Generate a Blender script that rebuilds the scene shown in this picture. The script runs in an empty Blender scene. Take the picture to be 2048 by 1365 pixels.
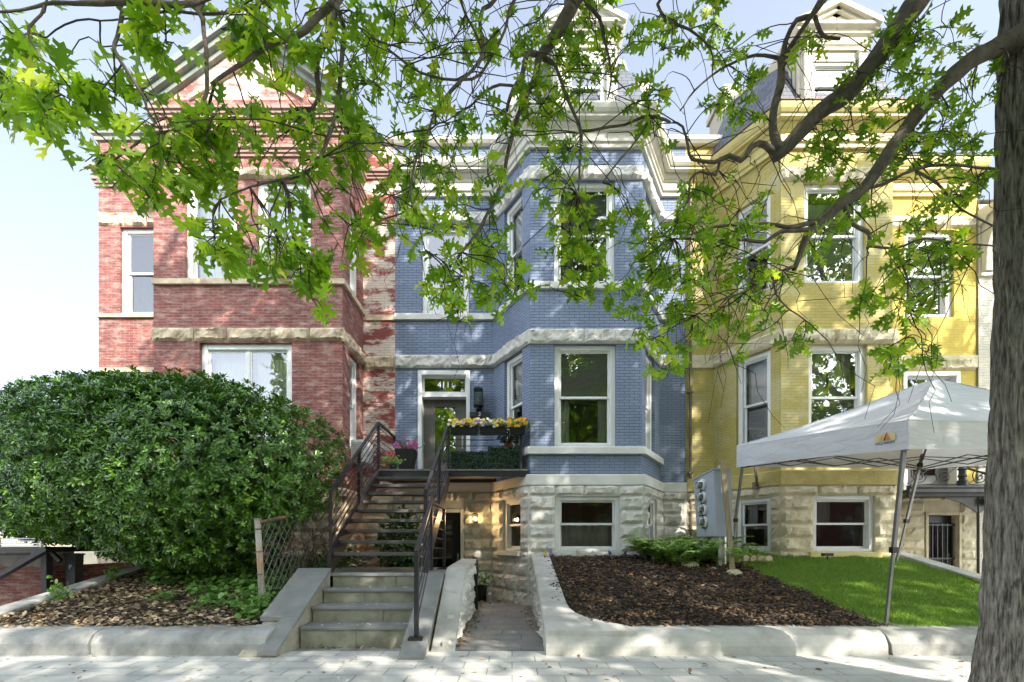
import bpy, math, random
import numpy as np
from mathutils import Vector, Matrix, noise
random.seed(7); RNG = np.random.default_rng(11)
C = bpy.context.scene.collection
PI = math.pi
EYE, F = 1.08, 930.0            # camera height, focal length in photo pixels
WY, BY = 9.0, 7.9               # plane of the main walls, plane of the bay fronts

def at(px, py, d):              # measurement helper: photo pixel at a known distance -> metres
    return Vector(((px - 1024) * d / F, d, EYE + (1085 - py) * d / F))

# ------------------------------------------------------------------ mesh builder
class MB:
    def __init__(s): s.v = []; s.f = []; s.uv = []; s.has = False
    def face(s, pts, uv=None):
        b = len(s.v); s.v.extend([tuple(p) for p in pts]); s.f.append(tuple(range(b, b + len(pts))))
        if uv: s.has = True
        s.uv.append(uv or [(0, 0)] * len(pts))
    def mesh(s, vs, fs):
        b = len(s.v); s.v.extend([tuple(p) for p in vs])
        for f in fs: s.f.append(tuple(i + b for i in f)); s.uv.append([(0, 0)] * len(f))
    def box(s, x0, x1, y0, y1, z0, z1):
        s.mesh([(x0,y0,z0),(x1,y0,z0),(x1,y1,z0),(x0,y1,z0),(x0,y0,z1),(x1,y0,z1),(x1,y1,z1),(x0,y1,z1)],
               [(0,3,2,1),(4,5,6,7),(0,1,5,4),(1,2,6,5),(2,3,7,6),(3,0,4,7)])
    def bar(s, a, b, w, h=None, up=(0,0,1)):       # square bar between two points
        a, b = Vector(a), Vector(b); h = h or w
        d = (b - a).normalized(); u = Vector(up)
        if abs(d.dot(u)) > .98: u = Vector((0,1,0))
        r = d.cross(u).normalized() * w/2; u = r.cross(d).normalized() * h/2
        q = []
        for p in (a, b): q += [p - r - u, p + r - u, p + r + u, p - r + u]
        s.mesh(q, [(0,1,2,3),(7,6,5,4),(0,4,5,1),(1,5,6,2),(2,6,7,3),(3,7,4,0)])
    def tube(s, pts, rad, n=6, cap=True):
        pts = [Vector(p) for p in pts]; m = len(pts)
        if not hasattr(rad, '__len__'): rad = [rad] * m
        t0 = (pts[1] - pts[0]).normalized(); r = t0.orthogonal().normalized(); vs = []; fs = []
        for i, p in enumerate(pts):
            t = (pts[min(i+1, m-1)] - pts[max(i-1, 0)]).normalized()
            r = (r - t * r.dot(t)).normalized(); b = t.cross(r)
            for k in range(n):
                a = 2*PI*k/n; vs.append(p + (r*math.cos(a) + b*math.sin(a)) * rad[i])
        for i in range(m-1):
            for k in range(n):
                k2 = (k+1) % n; fs.append((i*n+k, i*n+k2, (i+1)*n+k2, (i+1)*n+k))
        if cap: fs.append(tuple(range(n-1, -1, -1))); fs.append(tuple((m-1)*n + k for k in range(n)))
        s.mesh(vs, fs)
    def lathe(s, c, prof, n=20):                   # prof: (radius, z) from bottom to top
        c = Vector(c); vs = []; fs = []
        for r, z in prof:
            for k in range(n):
                a = 2*PI*k/n; vs.append(c + Vector((r*math.cos(a), r*math.sin(a), z)))
        for i in range(len(prof)-1):
            for k in range(n):
                k2 = (k+1) % n; fs.append((i*n+k, i*n+k2, (i+1)*n+k2, (i+1)*n+k))
        fs.append(tuple(range(n-1, -1, -1))); fs.append(tuple((len(prof)-1)*n + k for k in range(n)))
        s.mesh(vs, fs)

def link(o, parent=None):
    C.objects.link(o)
    if parent is not None:
        o.parent = parent
        if parent.type == 'EMPTY': o.matrix_parent_inverse = Matrix.Translation(-parent.location)
    return o
def obj(name, mb, mat, parent=None, smooth=False, bevel=0, merge=False):
    me = bpy.data.meshes.new(name); me.from_pydata(mb.v, [], mb.f)
    if mb.has:
        l = me.uv_layers.new(name='UVMap'); flat = [c for f in mb.uv for p in f for c in p]
        l.data.foreach_set('uv', flat)
    me.materials.append(mat); me.update()
    if smooth: me.polygons.foreach_set('use_smooth', [True]*len(me.polygons))
    o = bpy.data.objects.new(name, me); link(o, parent)
    if bevel:
        b = o.modifiers.new('bevel', 'BEVEL'); b.width = bevel; b.segments = 2; b.limit_method = 'ANGLE'
    return o
def thing(name, label, cat, loc=(0,0,0), group=None):
    o = bpy.data.objects.new(name, None); C.objects.link(o); o.location = loc; o.empty_display_size = .2
    return tag(o, label, cat, group)
def tag(o, label, cat, group=None):
    o['label'] = label; o['category'] = cat
    if group: o['group'] = group
    return o
def kind(o, k): o['kind'] = k; return o
def copy_tree(o, parent=None):
    c = o.copy(); C.objects.link(c)
    if parent is not None: mi = o.matrix_parent_inverse.copy(); c.parent = parent; c.matrix_parent_inverse = mi
    for ch in [x for x in C.objects if x.parent == o]: copy_tree(ch, c)
    return c
def text(name, s, size, origin, xdir, ydir, mat, parent, depth=.002):
    cu = bpy.data.curves.new(name, 'FONT'); cu.body = s; cu.size = size; cu.extrude = depth
    cu.align_x = 'CENTER'; cu.align_y = 'CENTER'
    tmp = bpy.data.objects.new(name + '_tmp', cu); C.objects.link(tmp)
    bpy.context.view_layer.update()
    me = bpy.data.meshes.new_from_object(tmp.evaluated_get(bpy.context.evaluated_depsgraph_get()))
    bpy.data.objects.remove(tmp)
    X = Vector(xdir).normalized(); Y = Vector(ydir).normalized(); Z = X.cross(Y)
    M = Matrix(((X.x,Y.x,Z.x,origin[0]),(X.y,Y.y,Z.y,origin[1]),(X.z,Y.z,Z.z,origin[2]),(0,0,0,1)))
    me.transform(M); me.materials.clear(); me.materials.append(mat); me.name = name
    return link(bpy.data.objects.new(name, me), parent)

# ------------------------------------------------------------------ leaves scattered as one mesh
def scatter(name, P, D, U, S, tv, tf, mat, parent=None, smooth=False, curl=0):
    P, D, U = (np.asarray(a, float) for a in (P, D, U)); S = np.asarray(S, float)
    D /= np.linalg.norm(D, axis=1)[:, None] + 1e-9
    U = U - (U*D).sum(1)[:, None]*D; U /= np.linalg.norm(U, axis=1)[:, None] + 1e-9
    B = np.cross(U, D); tv = np.asarray(tv, float); n, k = len(P), len(tv)
    zl = np.repeat(tv[None,:,2:3], n, 0); yl = np.repeat(tv[None,:,1:2], n, 0)
    if curl:                                       # every leaf bends, cups and twists by its own amount
        c1, c2, c3 = RNG.normal(0,curl,n)[:,None], RNG.normal(.1,curl,n)[:,None], RNG.normal(0,curl*1.6,n)[:,None]; X_, Y_ = tv[None,:,0], tv[None,:,1]
        zl = zl + (c1*X_**2 + c2*Y_**2*4 + c3*X_*Y_)[:,:,None]; yl = yl*RNG.uniform(.75,1.15,n)[:,None,None]
    V = P[:,None,:] + S[:,None,None]*(tv[None,:,0:1]*D[:,None,:] + yl*B[:,None,:] + zl*U[:,None,:])
    loops = np.concatenate([np.array(f) for f in tf]); lens = np.array([len(f) for f in tf])
    nl = len(loops); allv = (loops[None,:] + (np.arange(n)*k)[:,None]).ravel()
    starts = (np.concatenate([[0], np.cumsum(lens)[:-1]])[None,:] + (np.arange(n)*nl)[:,None]).ravel()
    me = bpy.data.meshes.new(name)
    me.vertices.add(n*k); me.vertices.foreach_set('co', V.ravel())
    me.loops.add(n*nl); me.loops.foreach_set('vertex_index', allv.astype(np.int32))
    me.polygons.add(n*len(tf)); me.polygons.foreach_set('loop_start', starts.astype(np.int32))
    me.polygons.foreach_set('loop_total', np.tile(lens, n).astype(np.int32))
    me.update(calc_edges=True); me.materials.append(mat)
    if smooth: me.polygons.foreach_set('use_smooth', [True]*len(me.polygons))
    return link(bpy.data.objects.new(name, me), parent)
_h = [(.0,.0),(.09,.03),(.17,.06),(.21,.21),(.32,.27),(.34,.10),(.42,.09),(.47,.28),(.62,.41),(.60,.14),(.70,.10),(.76,.23),(.89,.24),(.86,.08),(1,0)]
OAK_V = [(x, 0, -.16*x*x) for x in (0,.36,.62,1.0)]
OAK_F = []
for sgn in (1, -1):
    b = len(OAK_V); OAK_V += [(x, sgn*y, .30*y - .16*x*x - .5*y*y*(1 if x > .3 else .5)) for x, y in _h[1:-1]]
    idx = [0] + list(range(b, b + len(_h) - 2)) + [3]
    a1 = [0] + list(range(b, b+5)) + [1]; a2 = [1] + list(range(b+4, b+9)) + [2]; a3 = [2] + list(range(b+8, b+13)) + [3]
    for q in (a1, a2, a3): OAK_F.append(q if sgn < 0 else q[::-1])
SPAT_V = [(0,0,0),(.35,.13,.03),(.75,.17,.02),(1,0,-.08),(.75,-.17,.02),(.35,-.13,.03),(.5,0,-.02)]
SPAT_F = [(0,6,2,1),(6,3,2),(0,5,4,6),(6,4,3)]
OVAL_V = [(0,0,0),(.3,.28,.04),(.65,.3,.03),(1,0,-.1),(.65,-.3,.03),(.3,-.28,.04)]
OVAL_F = [(0,3,2,1),(0,5,4,3)]
CHIP_V = [(-.5,-.22,0),(.4,-.28,.05),(.55,.2,0),(-.45,.25,.06),(-.5,-.22,.1),(.4,-.28,.14),(.55,.2,.1),(-.45,.25,.15)]
CHIP_F = [(4,5,6,7),(0,1,5,4),(1,2,6,5),(2,3,7,6),(3,0,4,7)]
def rdir(n, flat=1.0):
    v = RNG.normal(size=(n,3)); v[:,2] *= flat; return v/np.linalg.norm(v,axis=1)[:,None]

# ------------------------------------------------------------------ materials
def newmat(name):
    m = bpy.data.materials.new(name); m.use_nodes = True; nt = m.node_tree
    b = nt.nodes['Principled BSDF']; return m, nt, b
def N(nt, t, **kw):
    n = nt.nodes.new(t)
    for k, v in kw.items():
        if k in n.inputs: n.inputs[k].default_value = v
        else: setattr(n, k, v)
    return n
def rgba(c): return (c[0], c[1], c[2], 1)
def mixc(nt, fac, a, b, mode='MIX'):
    n = nt.nodes.new('ShaderNodeMix'); n.data_type = 'RGBA'; n.blend_type = mode
    for i, s in ((0, fac), (6, a), (7, b)):
        if hasattr(s, 'is_linked') or hasattr(s, 'links'): nt.links.new(s, n.inputs[i])
        else: n.inputs[i].default_value = s if i == 0 else rgba(s)
    return n.outputs[2]
def ramp(nt, src, p0, p1, c0=(0,0,0), c1=(1,1,1)):
    r = nt.nodes.new('ShaderNodeValToRGB'); e = r.color_ramp.elements
    e[0].position, e[1].position = p0, p1; e[0].color, e[1].color = rgba(c0), rgba(c1)
    nt.links.new(src, r.inputs[0]); return r.outputs[0]
def nz(nt, vec, scale, detail=4, rough=.55):
    n = N(nt, 'ShaderNodeTexNoise'); n.inputs['Scale'].default_value = scale
    n.inputs['Detail'].default_value = detail; n.inputs['Roughness'].default_value = rough
    nt.links.new(vec, n.inputs['Vector']); return n.outputs['Fac']
def coords(nt, which='Object', scale=None):
    c = N(nt, 'ShaderNodeTexCoord').outputs[which]
    if scale:
        m = N(nt, 'ShaderNodeMapping'); m.inputs['Scale'].default_value = scale
        nt.links.new(c, m.inputs['Vector']); c = m.outputs[0]
    return c
def bump(nt, b, h, dist=.01, strength=1):
    n = N(nt, 'ShaderNodeBump'); n.inputs['Strength'].default_value = strength; n.inputs['Distance'].default_value = dist
    nt.links.new(h, n.inputs['Height']); nt.links.new(n.outputs[0], b.inputs['Normal'])
def mk(name, col, rough=.7, col2=None, vs=5, lo=.35, hi=.65, bmp=0, bs=60, metal=0, spec=.4, stain=None, ss=1.5, sp=(.5,.7), stretch=None):
    m, nt, b = newmat(name); v = coords(nt, 'Object', stretch)
    c2 = col2 or tuple(x*.82 for x in col)
    c = ramp(nt, nz(nt, v, vs, 6), lo, hi, c2, col)
    if stain: c = mixc(nt, ramp(nt, nz(nt, v, ss, 8, .65), *sp), c, stain)
    nt.links.new(c, b.inputs['Base Color'])
    b.inputs['Roughness'].default_value = rough; b.inputs['Metallic'].default_value = metal
    b.inputs['Specular IOR Level'].default_value = spec
    if bmp: bump(nt, b, nz(nt, v, bs, 8), bmp)
    return m
def brick(name, c1, c2, mortar, peel=None, pp=(.5,.56), ps=1.4, peel2=None, bw=.17, rh=.05, ms=.0045, rough=.75, bmp=.008, dirt=None, px=1.6):
    m, nt, b = newmat(name); uv = coords(nt, 'UV')
    wob = N(nt, 'ShaderNodeTexNoise'); wob.inputs['Scale'].default_value = 3; nt.links.new(uv, wob.inputs['Vector'])
    add = N(nt, 'ShaderNodeVectorMath', operation='MULTIPLY_ADD'); nt.links.new(wob.outputs['Color'], add.inputs[0])
    add.inputs[1].default_value = (.006,.006,0); nt.links.new(uv, add.inputs[2])
    br = N(nt, 'ShaderNodeTexBrick'); nt.links.new(add.outputs[0], br.inputs['Vector'])
    br.inputs['Scale'].default_value = 1; br.inputs['Mortar Size'].default_value = ms; br.inputs['Mortar Smooth'].default_value = .3
    br.inputs['Brick Width'].default_value = bw; br.inputs['Row Height'].default_value = rh; br.inputs['Bias'].default_value = -.1
    br.inputs['Color1'].default_value = rgba(c1); br.inputs['Color2'].default_value = rgba(c2); br.inputs['Mortar'].default_value = rgba(mortar)
    c = br.outputs['Color']
    big = nz(nt, uv, 1.1, 5); c = mixc(nt, 1.0, c, ramp(nt, big, .3, .7, (.80,.80,.80), (1.12,1.12,1.12)), 'MULTIPLY')
    fine = nz(nt, uv, 38, 6, .7)
    c = mixc(nt, 1.0, c, ramp(nt, fine, .3, .7, (.86,.86,.86), (1.1,1.1,1.1)), 'MULTIPLY')
    if peel:
        mp = N(nt, 'ShaderNodeMapping'); mp.inputs['Scale'].default_value = (1,px,1); nt.links.new(uv, mp.inputs['Vector'])
        a = nz(nt, mp.outputs[0], ps, 10, .72)
        f = ramp(nt, a, *pp)
        c = mixc(nt, f, c, mixc(nt, br.outputs['Fac'], peel, peel2 or tuple(x*.7 for x in peel)))
    if dirt: c = mixc(nt, ramp(nt, nz(nt, uv, .9, 9, .7), .55, .72), c, dirt)
    nt.links.new(c, b.inputs['Base Color']); b.inputs['Roughness'].default_value = rough
    b.inputs['Specular IOR Level'].default_value = .25
    h = N(nt, 'ShaderNodeMath', operation='MULTIPLY_ADD'); nt.links.new(br.outputs['Fac'], h.inputs[0])
    h.inputs[1].default_value = -1; nt.links.new(fine, h.inputs[2]); bump(nt, b, h.outputs[0], bmp)
    return m
def leafmat(name, c1, c2, trans=.4, rough=.45, tcol=None, spec=.4, c3=None):
    m, nt, b = newmat(name)
    g = N(nt, 'ShaderNodeNewGeometry'); c = ramp(nt, g.outputs['Random Per Island'], .05, .8 if c3 else .95, c1, c2)
    if c3: e = c.node.color_ramp.elements.new(1.0); e.color = rgba(c3)
    nt.links.new(c, b.inputs['Base Color']); b.inputs['Roughness'].default_value = rough
    b.inputs['Specular IOR Level'].default_value = spec
    if trans:
        t = N(nt, 'ShaderNodeBsdfTranslucent'); mx = N(nt, 'ShaderNodeMixShader'); mx.inputs[0].default_value = trans
        nt.links.new(mixc(nt, 1.0, c, tcol or (1.6,1.5,.6), 'MULTIPLY'), t.inputs['Color'])
        nt.links.new(b.outputs[0], mx.inputs[1]); nt.links.new(t.outputs[0], mx.inputs[2])
        nt.links.new(mx.outputs[0], nt.nodes['Material Output'].inputs[0])
    return m
def glassmat(name, refl=.16, tint=(1,1,1), rough=.0, wav=.0016):
    m, nt, b = newmat(name); nt.nodes.remove(b)
    tr = N(nt, 'ShaderNodeBsdfTransparent'); tr.inputs[0].default_value = rgba(tint)
    gl = N(nt, 'ShaderNodeBsdfGlossy'); gl.inputs['Roughness'].default_value = rough
    fr = N(nt, 'ShaderNodeFresnel'); fr.inputs[0].default_value = 1.5
    ad = N(nt, 'ShaderNodeMath', operation='ADD', use_clamp=True); nt.links.new(fr.outputs[0], ad.inputs[0]); ad.inputs[1].default_value = refl
    bp = N(nt, 'ShaderNodeBump'); bp.inputs['Distance'].default_value = wav
    nt.links.new(nz(nt, coords(nt, 'Object'), 3.2, 2), bp.inputs['Height']); nt.links.new(bp.outputs[0], gl.inputs['Normal'])
    mx = N(nt, 'ShaderNodeMixShader'); nt.links.new(ad.outputs[0], mx.inputs[0])
    nt.links.new(tr.outputs[0], mx.inputs[1]); nt.links.new(gl.outputs[0], mx.inputs[2])
    nt.links.new(mx.outputs[0], nt.nodes['Material Output'].inputs[0]); return m
def emit(name, col, s):
    m, nt, b = newmat(name); b.inputs['Base Color'].default_value = rgba(col)
    b.inputs['Emission Color'].default_value = rgba(col); b.inputs['Emission Strength'].default_value = s; return m

M = {}
M['blue'] = brick('blue painted brick', (.20,.243,.338), (.225,.27,.366), (.075,.105,.18), dirt=(.15,.18,.25), peel=(.26,.31,.41), pp=(.62,.8), ps=2.2)
M['red'] = brick('weathered red brick', (.25,.078,.062), (.165,.05,.045), (.31,.205,.175), peel=(.48,.36,.30), pp=(.48,.74), ps=4.2, peel2=(.44,.32,.27), px=3.0)
M['redworn'] = brick('cream paint worn off red brick', (.30,.07,.06), (.24,.06,.055), (.2,.11,.09), peel=(.62,.53,.45), pp=(.46,.53), ps=1.6, peel2=(.42,.32,.27), px=2.4)
M['redwash'] = brick('whitewashed red brick', (.34,.12,.10), (.28,.09,.08), (.25,.15,.12), peel=(.60,.53,.47), pp=(.42,.56), ps=2.2)
M['yellow'] = brick('pale yellow painted brick', (.46,.375,.115), (.48,.395,.13), (.34,.27,.08), peel=(.53,.48,.30), pp=(.47,.66), ps=.8, ms=.003, bmp=.004, dirt=(.40,.32,.09))
M['deepyellow'] = brick('deep yellow painted brick', (.57,.43,.085), (.59,.45,.095), (.46,.34,.06), ms=.003, bmp=.004)
M['creambrick'] = brick('cream painted brick', (.60,.55,.45), (.62,.57,.48), (.45,.4,.32), bw=.2)
M['stone'] = mk('painted grey white stone', (.60,.58,.53), .85, (.46,.45,.42), 7, .3, .6, .008, 45, spec=.2, stain=(.42,.41,.38), ss=2.2, sp=(.58,.8))
M['stonecream'] = mk('cream stone', (.60,.53,.38), .85, (.48,.42,.29), 7, .3, .6, .008, 45, spec=.2, stain=(.36,.29,.18), ss=2, sp=(.55,.75))
M['stonetan'] = mk('weathered tan stone', (.58,.48,.34), .85, (.42,.32,.22), 6, .3, .6, .008, 45, spec=.2, stain=(.27,.18,.13), ss=2.4, sp=(.5,.7))
M['smoothstone'] = mk('smooth painted stone', (.64,.63,.59), .7, (.55,.54,.5), 3, bmp=.002, bs=80)
M['cornwhite'] = mk('cream white cornice paint', (.57,.55,.48), .5, (.47,.45,.385), 3, stain=(.40,.36,.28), ss=2.4, sp=(.6,.78), stretch=(1,1,.35))
M['cornyellow'] = mk('yellow cornice paint', (.58,.49,.2), .5, (.5,.42,.16), 3, stain=(.33,.22,.09), ss=2, sp=(.58,.75), stretch=(1,1,.35))
M['corngreen'] = mk('weathered green grey cornice paint', (.20,.23,.20), .6, (.15,.17,.15), 5, stain=(.42,.3,.2), ss=3, sp=(.52,.68))
M['peelwood'] = mk('peeling cream dormer paint', (.62,.57,.46), .7, (.5,.45,.36), 5, stain=(.30,.22,.15), ss=5, sp=(.6,.7), bmp=.004)
M['white'] = mk('white window paint', (.74,.74,.73), .4, (.68,.68,.67), 4)
M['offwhite'] = mk('off white door paint', (.68,.68,.66), .4, (.62,.62,.6), 4)
M['slate'] = None
M['glass'] = glassmat('window glass', .14)
M['glasshi'] = glassmat('reflective upper window glass', .11)
M['glasslo'] = glassmat('screened window glass', .08, (.7,.71,.72))
M['curtain'] = mk('white sheer curtain', (.62,.63,.62), .9, (.54,.55,.55), 4)
M['blind'] = mk('grey blind', (.42,.43,.44), .7, (.36,.37,.38), 4)
M['dark'] = mk('painted room shade', (.035,.033,.03), .9)
M['inside'] = mk('interior plaster', (.42,.38,.33), .9)
M['steel'] = mk('dark bronze painted steel', (.022,.02,.025), .4, (.017,.0155,.019), 9, spec=.5)
M['tread'] = mk('grey brown stair tread', (.085,.078,.072), .6, (.06,.055,.052), 6, stain=(.12,.11,.1), ss=4, sp=(.55,.75))
M['decking'] = mk('grey decking planks', (.19,.18,.165), .8, (.13,.12,.11), 5, stretch=(1,6,1))
M['iron'] = mk('black cast iron', (.018,.018,.019), .45, (.012,.012,.012), 8)
M['doorgrey'] = mk('taupe door paint', (.10,.09,.085), .4, (.092,.083,.078), 4)
M['bluestone'] = mk('bluestone slab', (.215,.215,.205), .65, (.155,.158,.155), 4, stain=(.28,.25,.2), ss=2.5, sp=(.55,.72), bmp=.003, bs=40)
M['riser'] = mk('green grey stone riser', (.32,.305,.235), .75, (.22,.215,.17), 5, stain=(.16,.13,.09), ss=4, sp=(.5,.72), bmp=.006, bs=25)
M['concrete'] = mk('pale concrete cap', (.47,.46,.43), .8, (.39,.38,.355), 4, stain=(.27,.26,.235), ss=2.6, sp=(.46,.72), bmp=.004, bs=60)
M['concretegrey'] = mk('grey weathered curb stone', (.35,.345,.325), .8, (.27,.268,.255), 4, stain=(.14,.14,.13), ss=2.6, sp=(.46,.70), bmp=.005, bs=55)
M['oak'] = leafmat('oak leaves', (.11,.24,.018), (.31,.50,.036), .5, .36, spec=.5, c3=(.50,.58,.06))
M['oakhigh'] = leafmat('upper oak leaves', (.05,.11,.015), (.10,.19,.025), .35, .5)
M['bushleaf'] = leafmat('glossy evergreen leaves', (.026,.075,.009), (.095,.225,.02), .12, .3, spec=.6, c3=(.19,.34,.04))
M['ivy'] = leafmat('ground ivy leaves', (.07,.16,.03), (.18,.33,.07), .25, .5)
M['fern'] = leafmat('fern fronds', (.17,.30,.07), (.36,.50,.16), .3, .5)
M['darkleaf'] = leafmat('dark shrub leaves', (.018,.05,.012), (.05,.10,.02), .15, .5)
M['fauxleaf'] = leafmat('artificial boxwood', (.03,.085,.05), (.085,.17,.10), .05, .5)
M['grass'] = leafmat('artificial turf blades', (.085,.175,.014), (.19,.30,.035), .25, .5)
M['turf'] = mk('turf backing', (.11,.21,.016), .9, (.085,.17,.014), 14, bmp=.01, bs=220)
M['soil'] = mk('dark soil', (.055,.042,.033), .95, (.03,.024,.02), 20, bmp=.02, bs=60)
M['mulch'] = leafmat('bark chips', (.022,.019,.018), (.12,.085,.06), 0, .85, spec=.15, c3=(.26,.15,.07))
M['litter'] = leafmat('dry leaf litter', (.11,.085,.06), (.52,.40,.26), .1, .8, (1,1,1), spec=.15)
M['petal'] = leafmat('fallen petals', (.55,.5,.42), (.7,.68,.62), 0, .8)
M['wood'] = mk('weathered wooden stake', (.30,.25,.15), .8, (.22,.18,.11), 8, stretch=(4,4,.6), bmp=.003)
M['rustpost'] = mk('rusty galvanised post', (.36,.34,.30), .6, (.28,.25,.21), 5, metal=.2, stain=(.34,.17,.07), ss=2.2, sp=(.48,.7))
M['rust'] = mk('rusty rail', (.13,.095,.07), .7, (.08,.055,.04), 9, stain=(.25,.12,.06), ss=6, sp=(.5,.65))
M['wire'] = mk('galvanised wire', (.23,.22,.21), .5, (.18,.17,.16), 6, metal=.4)
M['fabric'] = None
M['alu'] = mk('brushed tent pole', (.20,.195,.19), .4, (.15,.145,.14), 5, metal=.6)
M['truss'] = mk('dark tent truss', (.07,.07,.072), .5, (.05,.05,.05), 6)
M['black'] = mk('black plastic', (.008,.008,.0085), .45, (.006,.006,.006), 5)
M['meterbox'] = mk('grey painted meter cabinet', (.34,.37,.42), .45, (.31,.34,.385), 2, stain=(.26,.27,.29), ss=3, sp=(.6,.8))
M['chrome'] = mk('meter metal rim', (.6,.6,.6), .25, (.5,.5,.5), 5, metal=.9)
M['silver'] = mk('galvanised metal', (.5,.5,.48), .4, (.42,.42,.4), 8, metal=.6)
M['dish'] = mk('grey dish paint', (.5,.52,.55), .45, (.46,.48,.51), 4)
M['terracotta'] = mk('red pot', (.35,.045,.035), .5, (.28,.035,.03), 5)
M['acwhite'] = mk('white appliance plastic', (.66,.66,.64), .45, (.6,.6,.58), 4)
M['numwhite'] = mk('white numerals', (.85,.85,.83), .5, (.76,.76,.74), 4)
M['bin'] = mk('dark grey bin plastic', (.06,.062,.065), .5, (.045,.046,.05), 5)
M['copper'] = mk('brown downspout paint', (.17,.13,.10), .45, (.13,.1,.08), 4, stain=(.22,.19,.16), ss=3, sp=(.5,.7))
M['lampglass'] = glassmat('seeded lantern glass', .0, (.62,.66,.62), .25)
M['pot'] = mk('charcoal planter', (.022,.022,.024), .5, (.017,.017,.018), 5)
for k, c in dict(yellow=(.75,.48,.02), purple=(.20,.08,.36), lav=(.42,.36,.62), orange=(.75,.30,.03), cream=(.72,.64,.42),
                 pink=(.55,.08,.28), magenta=(.34,.03,.22), redf=(.5,.02,.05), whitef=(.72,.72,.68), bluef=(.07,.08,.30)).items():
    M['f_'+k] = leafmat(k + ' petals', tuple(x*.75 for x in c), c, .2, .6, (1,1,1))
def slate():
    m, nt, b = newmat('fishscale slate'); uv = coords(nt, 'UV')
    br = N(nt, 'ShaderNodeTexBrick'); nt.links.new(uv, br.inputs['Vector']); br.inputs['Scale'].default_value = 1
    br.inputs['Brick Width'].default_value = .17; br.inputs['Row Height'].default_value = .11; br.inputs['Mortar Size'].default_value = .008
    br.inputs['Color1'].default_value = (.075,.085,.105,1); br.inputs['Color2'].default_value = (.105,.115,.14,1); br.inputs['Mortar'].default_value = (.035,.035,.045,1)
    nt.links.new(mixc(nt, 1.0, br.outputs['Color'], ramp(nt, nz(nt, uv, 5), .3, .7, (.8,.8,.8), (1.15,1.12,1.08)), 'MULTIPLY'), b.inputs['Base Color'])
    b.inputs['Roughness'].default_value = .55
    h = N(nt, 'ShaderNodeMath', operation='MULTIPLY'); nt.links.new(br.outputs['Fac'], h.inputs[0]); h.inputs[1].default_value = -1
    bump(nt, b, h.outputs[0], .012); return m
M['slate'] = slate()
def fabric():
    m, nt, b = newmat('white tent fabric'); v = coords(nt)
    c = ramp(nt, nz(nt, v, 2.5, 4), .3, .7, (.66,.67,.71), (.73,.74,.78)); nt.links.new(c, b.inputs['Base Color'])
    b.inputs['Roughness'].default_value = .65
    h = N(nt, 'ShaderNodeTexNoise'); mp = N(nt, 'ShaderNodeMapping'); mp.inputs['Scale'].default_value = (1.2,1.2,5)
    nt.links.new(v, mp.inputs[0]); nt.links.new(mp.outputs[0], h.inputs[0]); h.inputs['Scale'].default_value = 2.5; h.inputs['Detail'].default_value = 3
    h.inputs['Distortion'].default_value = 1.2; bump(nt, b, h.outputs[0], .035, .8)
    t = N(nt, 'ShaderNodeBsdfTranslucent'); t.inputs[0].default_value = (.6,.58,.55,1)
    mx = N(nt, 'ShaderNodeMixShader'); mx.inputs[0].default_value = .3
    nt.links.new(b.outputs[0], mx.inputs[1]); nt.links.new(t.outputs[0], mx.inputs[2]); nt.links.new(mx.outputs[0], nt.nodes['Material Output'].inputs[0])
    return m
M['fabric'] = fabric()
def pavers(name, c1, c2, mortar, bw, rh, rot=0, stain=None, ms=.006):
    m, nt, b = newmat(name); v = coords(nt)
    mp = N(nt, 'ShaderNodeMapping'); mp.inputs['Rotation'].default_value = (0,0,rot); nt.links.new(v, mp.inputs[0])
    br = N(nt, 'ShaderNodeTexBrick'); nt.links.new(mp.outputs[0], br.inputs['Vector']); br.inputs['Scale'].default_value = 1
    br.inputs['Brick Width'].default_value = bw; br.inputs['Row Height'].default_value = rh; br.inputs['Mortar Size'].default_value = ms
    br.inputs['Color1'].default_value = rgba(c1); br.inputs['Color2'].default_value = rgba(c2); br.inputs['Mortar'].default_value = rgba(mortar)
    c = mixc(nt, 1.0, br.outputs['Color'], ramp(nt, nz(nt, v, 2.5, 8, .65), .3, .7, (.72,.73,.74), (1.15,1.14,1.12)), 'MULTIPLY')
    if stain: c = mixc(nt, ramp(nt, nz(nt, v, 1.3, 8, .7), .52, .72), c, stain)
    nt.links.new(c, b.inputs['Base Color']); b.inputs['Roughness'].default_value = .75
    h = N(nt, 'ShaderNodeMath', operation='MULTIPLY_ADD'); nt.links.new(br.outputs['Fac'], h.inputs[0]); h.inputs[1].default_value = -1
    nt.links.new(nz(nt, v, 60, 6), h.inputs[2]); bump(nt, b, h.outputs[0], .006); return m
M['sidewalk'] = pavers('grey sidewalk pavers', (.56,.55,.51), (.43,.43,.415), (.27,.26,.24), .42, .21, .0, (.44,.43,.38))
M['pathslate'] = pavers('slate path pavers', (.20,.20,.205), (.255,.255,.25), (.15,.145,.13), .46, .30, .02, (.24,.21,.17))
def bark():
    m, nt, b = newmat('oak bark'); v = coords(nt, 'Object', (1,1,.11))
    a = nz(nt, v, 58, 5, .6); c = ramp(nt, a, .36, .66, (.09,.078,.066), (.46,.42,.365))
    c = mixc(nt, ramp(nt, nz(nt, coords(nt), 7, 6, .7), .58, .72), c, (.30,.29,.255))
    nt.links.new(c, b.inputs['Base Color']); b.inputs['Roughness'].default_value = .95; b.inputs['Specular IOR Level'].default_value = .15
    bump(nt, b, a, .05); return m
M['bark'] = bark()
M['limb'] = mk('dark limb bark', (.19,.16,.135), .85, (.10,.083,.07), 14, bmp=.01, bs=50, spec=.2, stain=(.15,.135,.115), ss=6, sp=(.55,.72))
M['twig'] = mk('dark twig bark', (.085,.067,.055), .8, (.055,.043,.036), 10, spec=.2)
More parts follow.
